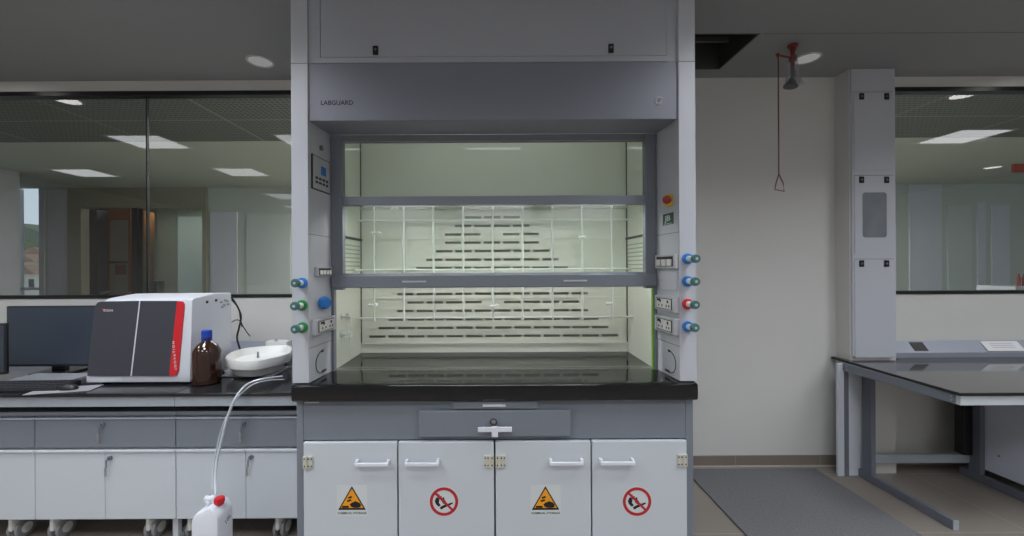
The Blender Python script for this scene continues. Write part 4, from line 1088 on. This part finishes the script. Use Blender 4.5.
# --- jerrycan
jc = thing('jerrycan', 'white plastic jerrycan with a red cap on the floor before the cabinets', 'jerrycan', (0, 0, 0))
jy0, jy1 = 1.75, 1.86; jx0, jx1 = xx(190, jy0, 520), xx(234, jy1, 520)
jc.location = ((jx0 + jx1) / 2, 1.80, 0)
zsl, zsr = zz(519, jy0, 190), zz(514, jy0, 234)
ztop = zz(499, jy0 + 0.03, 212)
q = MB(); xm = (jx0 + jx1) / 2
q.prism([(jx0, 0.0), (jx1, 0.0), (jx1, zsr - 0.02), (jx1 - 0.02, zsr + 0.012), (jx1 - 0.035, zsr + 0.022), (jx0 + 0.07, zsr + 0.022), (jx0 + 0.055, zsr + 0.012), (jx0 + 0.02, zsl + 0.02), (jx0, zsl - 0.01)], 'y', jy0, jy1, 0.014)
q.build('body', M_can, jc, smooth=True)
q = MB(); q.tube([(jx0 + 0.045, jy0 + 0.055, zsl + 0.035), (jx0 + 0.03, jy0 + 0.055, zsl + 0.06), (jx0 + 0.045, jy0 + 0.055, zsr + 0.035), (jx0 + 0.06, jy0 + 0.055, zsr + 0.04), (jx0 + 0.068, jy0 + 0.055, zsr + 0.016)], 0.011, 10); q.build('grip', M_can, jc, smooth=True)
cc = onz(219.5, 499, zsr + 0.035)
cy = jy0 + 0.05; cxx = xx(219.5, cy, 499)
q = MB(); q.cyl((cxx, cy, zsr + 0.015), (cxx, cy, zsr + 0.045), 0.019, seg=24, bev=0.002)
for k in range(16):
    a = 2 * math.pi * k / 16; q.cyl((cxx + 0.019 * math.cos(a), cy + 0.019 * math.sin(a), zsr + 0.024), (cxx + 0.019 * math.cos(a), cy + 0.019 * math.sin(a), zsr + 0.042), 0.0022, seg=6)
q.build('cap', M_red, jc, smooth=True)
yk = jx1 * F / (226.5 - VX); q = MB()
text_into(q, '10L', 0.030, Matrix.Translation((jx1 + 0.0005, yk, at(226.5, 519, yk).z)) @ FR(-1) @ Matrix.Rotation(math.radians(25), 4, 'Z'), 0.0004); q.build('moulded_mark', M_grey, jc)

# --- drain hoses from basin to jerrycan
cable([(282, 376.5, 2.20), (266, 378.5, 2.10), (252, 382, 2.03), (243, 388, 1.965), (235, 399, 1.93), (228, 416, 1.92), (222, 438, 1.915), (217, 460, 1.905), (215, 480, 1.875), (215.5, 490, 1.85), (215.5, 499.5, 1.835)], 0.0058, 'drain_hose', 'clear drain hose, the thicker one arching from the basin to the jerrycan', 'hose', M_hose)
cable([(284, 379.5, 2.19), (268, 380.5, 2.10), (254, 384, 2.02), (244, 391, 1.97), (234, 402, 1.95), (225, 420, 1.95), (219, 438, 1.95), (214, 465, 1.935), (212, 490, 1.90)], 0.0034, 'drain_hose', 'thin clear hose hanging just left of the thicker hose', 'hose', M_hose)

# ================================================================== SERVICE COLUMN COVER (right)
sc = thing('service_column', 'tall white steel service column cover with hatches left of right window', 'column cover', ((PX0 + PX1) / 2, PY, 0))
cx0, cx1 = xx(852, PY, 200), xx(895.5, PY, 200)
q = MB(); q.box(cx0, cx1, PY, PY + 0.011, 0.80, CEIL - 0.002, 0.001); q.build('cover_frame', M_white2, sc)
def hatch(ya, yb, latches, win=None):
    x0, x1 = xx(854.5, PY - .004, 200), xx(893, PY - .004, 200)
    z1, z0 = zz(ya, PY, 874), zz(yb, PY, 874)
    q = MB(); 
    if win:
        wx0_, wx1_, wz0, wz1 = xx(862.3, PY), xx(886.3, PY), zz(237.5, PY, 874), zz(192.5, PY, 874)
        q.box(x0, wx0_, PY - 0.004, PY, z0, z1); q.box(wx1_, x1, PY - 0.004, PY, z0, z1); q.box(wx0_, wx1_, PY - 0.004, PY, z0, wz0); q.box(wx0_, wx1_, PY - 0.004, PY, wz1, z1)
        h = q.build('hatch', M_white2, sc)
        rr = 0.018; rp = []
        for (cx2, cz2, a0_) in ((wx1_ - rr, wz1 - rr, 0), (wx0_ + rr, wz1 - rr, 90), (wx0_ + rr, wz0 + rr, 180), (wx1_ - rr, wz0 + rr, 270)):
            for k in range(5): rp.append((cx2 + rr * math.cos(math.radians(a0_ + 22.5 * k)), cz2 + rr * math.sin(math.radians(a0_ + 22.5 * k))))
        g = MB(); g.prism(rp, 'y', PY - 0.0052, PY - 0.0005); g.mi = 2
        g.box(wx0_, wx1_, PY - 0.0040, PY - 0.0003, wz0, wz1)
        g.build('viewing_window', [mat('hatch_glass', srgb(128, 132, 138), 0.12, var=0.25, scale=9, spec=0.7), M_grey2, M_white2], h)
        pass
    else:
        q.box(x0, x1, PY - 0.004, PY, z0, z1, 0.001); h = q.build('hatch', M_white2, sc)
    q = MB(); q.box(x0, x1, PY - 0.005, PY - 0.0041, z1 - 0.003, z1); q.build('hatch_seam', M_grey2, h)
    for (px, py) in latches:
        c = at(px, py, PY); q = MB(); q.box(c.x - 0.016, c.x + 0.016, PY - 0.010, PY - 0.004, c.z - 0.022, c.z + 0.022, 0.003)
        q.mi = 1; q.cyl((c.x, PY - 0.010, c.z), (c.x, PY - 0.0115, c.z), 0.007, seg=12); q.build('latch', [M_latch, M_grey2], h)
hatch(92, 170.5, ((860.8, 96.8), (885.8, 96.8)))
hatch(175.3, 254, ((860.8, 180), (885.8, 180)), True)
hatch(258.8, 357.5, ((860.8, 263.5), (885.8, 263.5)))

# ================================================================== RIGHT WORK TABLE
wt_ = thing('work_table', 'dark topped steel work table at the right with a white front rail', 'table', (3.6, 2.4, 0))
TX0 = xx(960, 2.006, 393); TY0 = 2.006; TX1 = 5.2
TZ = zz(393, TY0, 960)
q = MB()
pts = [(TX0, TY0), (TX1, TY0), (TX1, WALL - 0.014), (PX1 + 0.02, WALL - 0.014), (PX1 + 0.02, PY - 0.008), (PX0 - 0.012, PY - 0.008), (PX0 - 0.012, WALL - 0.014), (TX0 + 0.048, WALL - 0.014)]
q.prism(pts, 'z', TZ - 0.014, TZ, 0.001); q.mi = 1
q.box(TX0 - 0.002, TX1, TY0 - 0.002, TY0, TZ - 0.015, TZ - 0.0005); q.prism([(TX0 - 0.002, TY0), (TX0, TY0), (TX0 + 0.048, WALL - 0.014), (TX0 + 0.046, WALL - 0.014)], 'z', TZ - 0.015, TZ - 0.0005)
q.build('table_top', [M_tabletop, M_edge], wt_)
q = MB(); q.box(TX0 + 0.012, TX1, TY0 + 0.008, TY0 + 0.03, TZ - 0.066, TZ - 0.015, 0.002); q.build('front_rail', M_white, wt_)
q = MB(); q.box(TX0 + 0.008, TX0 + 0.04, TY0 + 0.03, 2.70, TZ - 0.066, TZ - 0.015, 0.002); q.mi = 1
for (px, py) in ((955, 397), (955, 402)):
    pass
q.build('side_rail', M_grey, wt_)
for y_ in (2.66, 2.05):
    for z_ in (TZ - 0.03, TZ - 0.05):
        q = MB(); q.cyl((TX0 + 0.008, y_, z_), (TX0 + 0.005, y_, z_), 0.005, seg=12); q.build('bolt', M_steel, wt_)
def cleg(x, par, yw=2.70):
    q = MB(); q.box(x - 0.028, x + 0.002, 2.14, 2.72, 0.0, 0.052, 0.003); q.mi = 1
    q.box(x - 0.028, x + 0.002, 2.136, 2.1405, 0.0, 0.052, 0.002); q.mi = 0
    q.box(x - 0.028, x + 0.002, 2.60, 2.668, 0.052, TZ - 0.067, 0.003)
    return q.build('leg', [M_grey2, M_apron], par)
lx1 = xx(958, 2.14, 530)
cleg(lx1, wt_)
# broad white back upright and slim outer upright
q = MB(); q.box(xx(849, 2.694, 420), xx(861, 2.694, 420), 2.694, 2.708, 0.0, TZ - 0.016, 0.003); q.build('leg', M_white, wt_, label='broad white upright')
q = MB(); q.box(xx(838, 2.69, 420), xx(844.5, 2.69, 420), 2.69, 2.708, 0.0, TZ - 0.016, 0.003); q.build('leg', M_white, wt_, label='slim white upright')
q = MB(); q.box(xx(844.8, 2.69, 420), xx(848.8, 2.69, 420), 2.690, 2.708, 0.0, TZ - 0.03); q.build('back_upright', M_grey2, wt_)
q = MB(); q.box(lx1, 3.2, 2.66, 2.69, 0.10, 0.155, 0.003); q.build('back_stretcher', M_apron, wt_)
q = MB(); q.box(lx1, TX1, 2.66, 2.69, TZ - 0.075, TZ - 0.016, 0.003); q.build('back_rail', M_apron, wt_)
cx_ = xx(981, 2.62, 440)
cleg(cx_ + 0.0, wt_)
q = MB(); q.box(cx_ - 0.085, cx_ - 0.03, 2.64, 2.70, 0.16, TZ - 0.067, 0.003); q.build('back_upright', M_edge, wt_)
cleg(4.9, wt_)
uc = thing('under_table_cabinet', 'pale blue-grey steel cabinet under the right table', 'cabinet', (3.5, 2.4, 0))
ux = cx_ + 0.004
q = MB(); q.box(ux, ux + 0.6, 2.20, 2.63, 0.085, TZ - 0.068, 0.003); q.build('body', mat('blue_grey_steel', srgb(205, 210, 222), 0.4, var=0.02), uc)
q = MB(); q.box(ux + 0.002, ux + 0.598, 2.18, 2.20, 0.09, TZ - 0.07, 0.003); dd = q.build('door', M_white2, uc)
q = MB(); q.cyl((ux + 0.05, 2.18, 0.5), (ux + 0.05, 2.16, 0.5), 0.01); q.cyl((ux + 0.05, 2.18, 0.4), (ux + 0.05, 2.16, 0.4), 0.01); q.cyl((ux + 0.05, 2.16, 0.38), (ux + 0.05, 2.16, 0.52), 0.007); q.build('handle', M_steel, dd)
q = MB()
for a in (ux + 0.03, ux + 0.57):
    for b in (2.24, 2.6): q.cyl((a, b, 0.0), (a, b, 0.085), 0.02, seg=14)
q.build('foot', M_dark, uc)
c = at(998, 456, 1); 
q = MB(); yy = ux * F / (998 - VX); q.cyl((ux, yy, at(998, 456, yy).z), (ux - 0.003, yy, at(998, 456, yy).z), 0.006, seg=14); q.build('plug', M_grey2, uc)
tr = trunk(PX1 + 0.02, 5.2, 'grey sloping cable trunking along the wall on the right table', ((xx(912.5, 2.79, 345), xx(926, 2.79, 345)),))
# white notice lying on the sloping trunking
q = MB(); base = TZ
na, nb = xx(984, 2.79, 345), xx(1021, 2.79, 345)
q.prism([(2.7665, base + 0.0445), (2.8145, base + 0.1025), (2.813, base + 0.104), (2.765, base + 0.046)], 'x', na, nb); q.mi = 1
for k in range(3):
    u = 0.3 + 0.2 * k
    y_, z_ = 2.765 + 0.048 * u, base + 0.046 + 0.058 * u
    q.prism([(y_, z_), (y_ + 0.003, z_ + 0.0036), (y_ + 0.002, z_ + 0.0046), (y_ - 0.001, z_ + 0.001)], 'x', na + 0.05, nb - 0.05)
tag(q.build('notice_card', [M_paper, M_frame]), 'white printed notice card on the sloping trunking at the right', 'card')

# ================================================================== FLOOR MAT
q = MB(); q.box(1.315, 2.225, 0.55, 2.78, 0.0, 0.010, 0.003)
tag(q.build('floor_mat', M_mat), 'long dark grey textured floor mat between hood and work table', 'mat')

# ================================================================== SAFETY SHOWER
sx, sy = xx(792.8, 2.42, 50), 2.42
ss = thing('safety_shower', 'red ceiling-mounted safety shower wrapped in clear film with pull rod', 'shower', (sx, sy, CEIL))
def SZ(py, px=793): return at(px, py, sy).z
q = MB(); q.cyl((sx, sy, CEIL - 0.001), (sx, sy, CEIL - 0.014), 0.028, bev=0.002); q.cyl((sx, sy, CEIL - 0.014), (sx, sy, SZ(68)), 0.0115, seg=18)
q.cyl((sx, sy, SZ(47.5)), (sx, sy, SZ(51)), 0.016, seg=18)
q.build('supply_pipe', M_pipe, ss, smooth=True)
zv = SZ(58)
q = MB(); q.cyl((sx, sy, SZ(62)), (sx, sy, SZ(56)), 0.018, bev=0.002, seg=18); q.cyl((sx, sy, zv), (xx(780, sy), sy, SZ(55.2)), 0.0065, seg=12); q.cyl((xx(780, sy), sy, SZ(56.5)), (xx(778, sy), sy, SZ(53.5)), 0.010, seg=12)
q.build('valve_arm', M_pipe, ss, smooth=True)
q = MB(); q.cyl((sx, sy, SZ(68)), (sx + 0.004, sy, SZ(77)), 0.012, 0.014, seg=18)
q.lathe([(0.011, 0.0), (0.018, -0.012), (0.024, -0.028), (0.036, -0.046), (0.038, -0.054), (0.0, -0.056)], (0, 0, 0), 28, M=Matrix.Translation((sx - 0.004, sy, SZ(78))) @ Matrix.Rotation(math.radians(12), 4, 'Y'))
q.build('shower_head', M_showerhead, ss, smooth=True)
xr = xx(779.3, sy)
q = MB(); q.cyl((xr, sy, SZ(55)), (xr, sy, SZ(174, 780)), 0.0036, seg=10)
P = [(xr, sy, SZ(174, 780)), (xx(776.5, sy), sy, SZ(183, 780)), (xx(775.3, sy), sy, SZ(189.5, 780)), (xx(784.5, sy), sy, SZ(191.3, 780)), (xx(783.5, sy), sy, SZ(183, 780))]
q.tube(P + [P[0]], 0.0034, 8, smooth=False); q.build('pull_handle', mat('rod_red', srgb(112, 56, 56), 0.5, var=0), ss, smooth=True)
# loose plastic film around it
film = glass_mat('plastic_film', (0.93, 0.93, 0.95), 0.4, 0.0)
nt = film.node_tree; df = nt.nodes.new('ShaderNodeBsdfTranslucent'); df.inputs[0].default_value = (0.8, 0.8, 0.83, 1)
dd2 = nt.nodes.new('ShaderNodeBsdfDiffuse'); dd2.inputs[0].default_value = (0.8, 0.8, 0.83, 1)
ad = nt.nodes.new('ShaderNodeMixShader'); ad.inputs[0].default_value = 0.5; nt.links.new(df.outputs[0], ad.inputs[1]); nt.links.new(dd2.outputs[0], ad.inputs[2])
m3 = nt.nodes.new('ShaderNodeMixShader'); m3.inputs[0].default_value = 0.2
o_ = [n for n in nt.nodes if n.type == 'OUTPUT_MATERIAL'][0]; src = o_.inputs[0].links[0].from_socket
nt.links.new(src, m3.inputs[1]); nt.links.new(ad.outputs[0], m3.inputs[2]); nt.links.new(m3.outputs[0], o_.inputs[0])
q = MB(); t = bmesh.new(); rings = []
for j, (py, rr) in enumerate(((56, 0.018), (61, 0.024), (67, 0.028), (74, 0.030), (80, 0.037), (86, 0.044))):
    rings.append([t.verts.new((sx + rr * (1 + 0.14 * math.sin(5 * a + j)) * math.cos(a), sy + rr * (1 + 0.14 * math.sin(5 * a + j)) * math.sin(a), SZ(py))) for a in [2 * math.pi * k / 28 for k in range(28)]])
for A, B in zip(rings, rings[1:]):
    for k in range(28): t.faces.new((A[k], A[(k + 1) % 28], B[(k + 1) % 28], B[k]))
q._merge(t); q.build('plastic_film', film, ss, smooth=True)
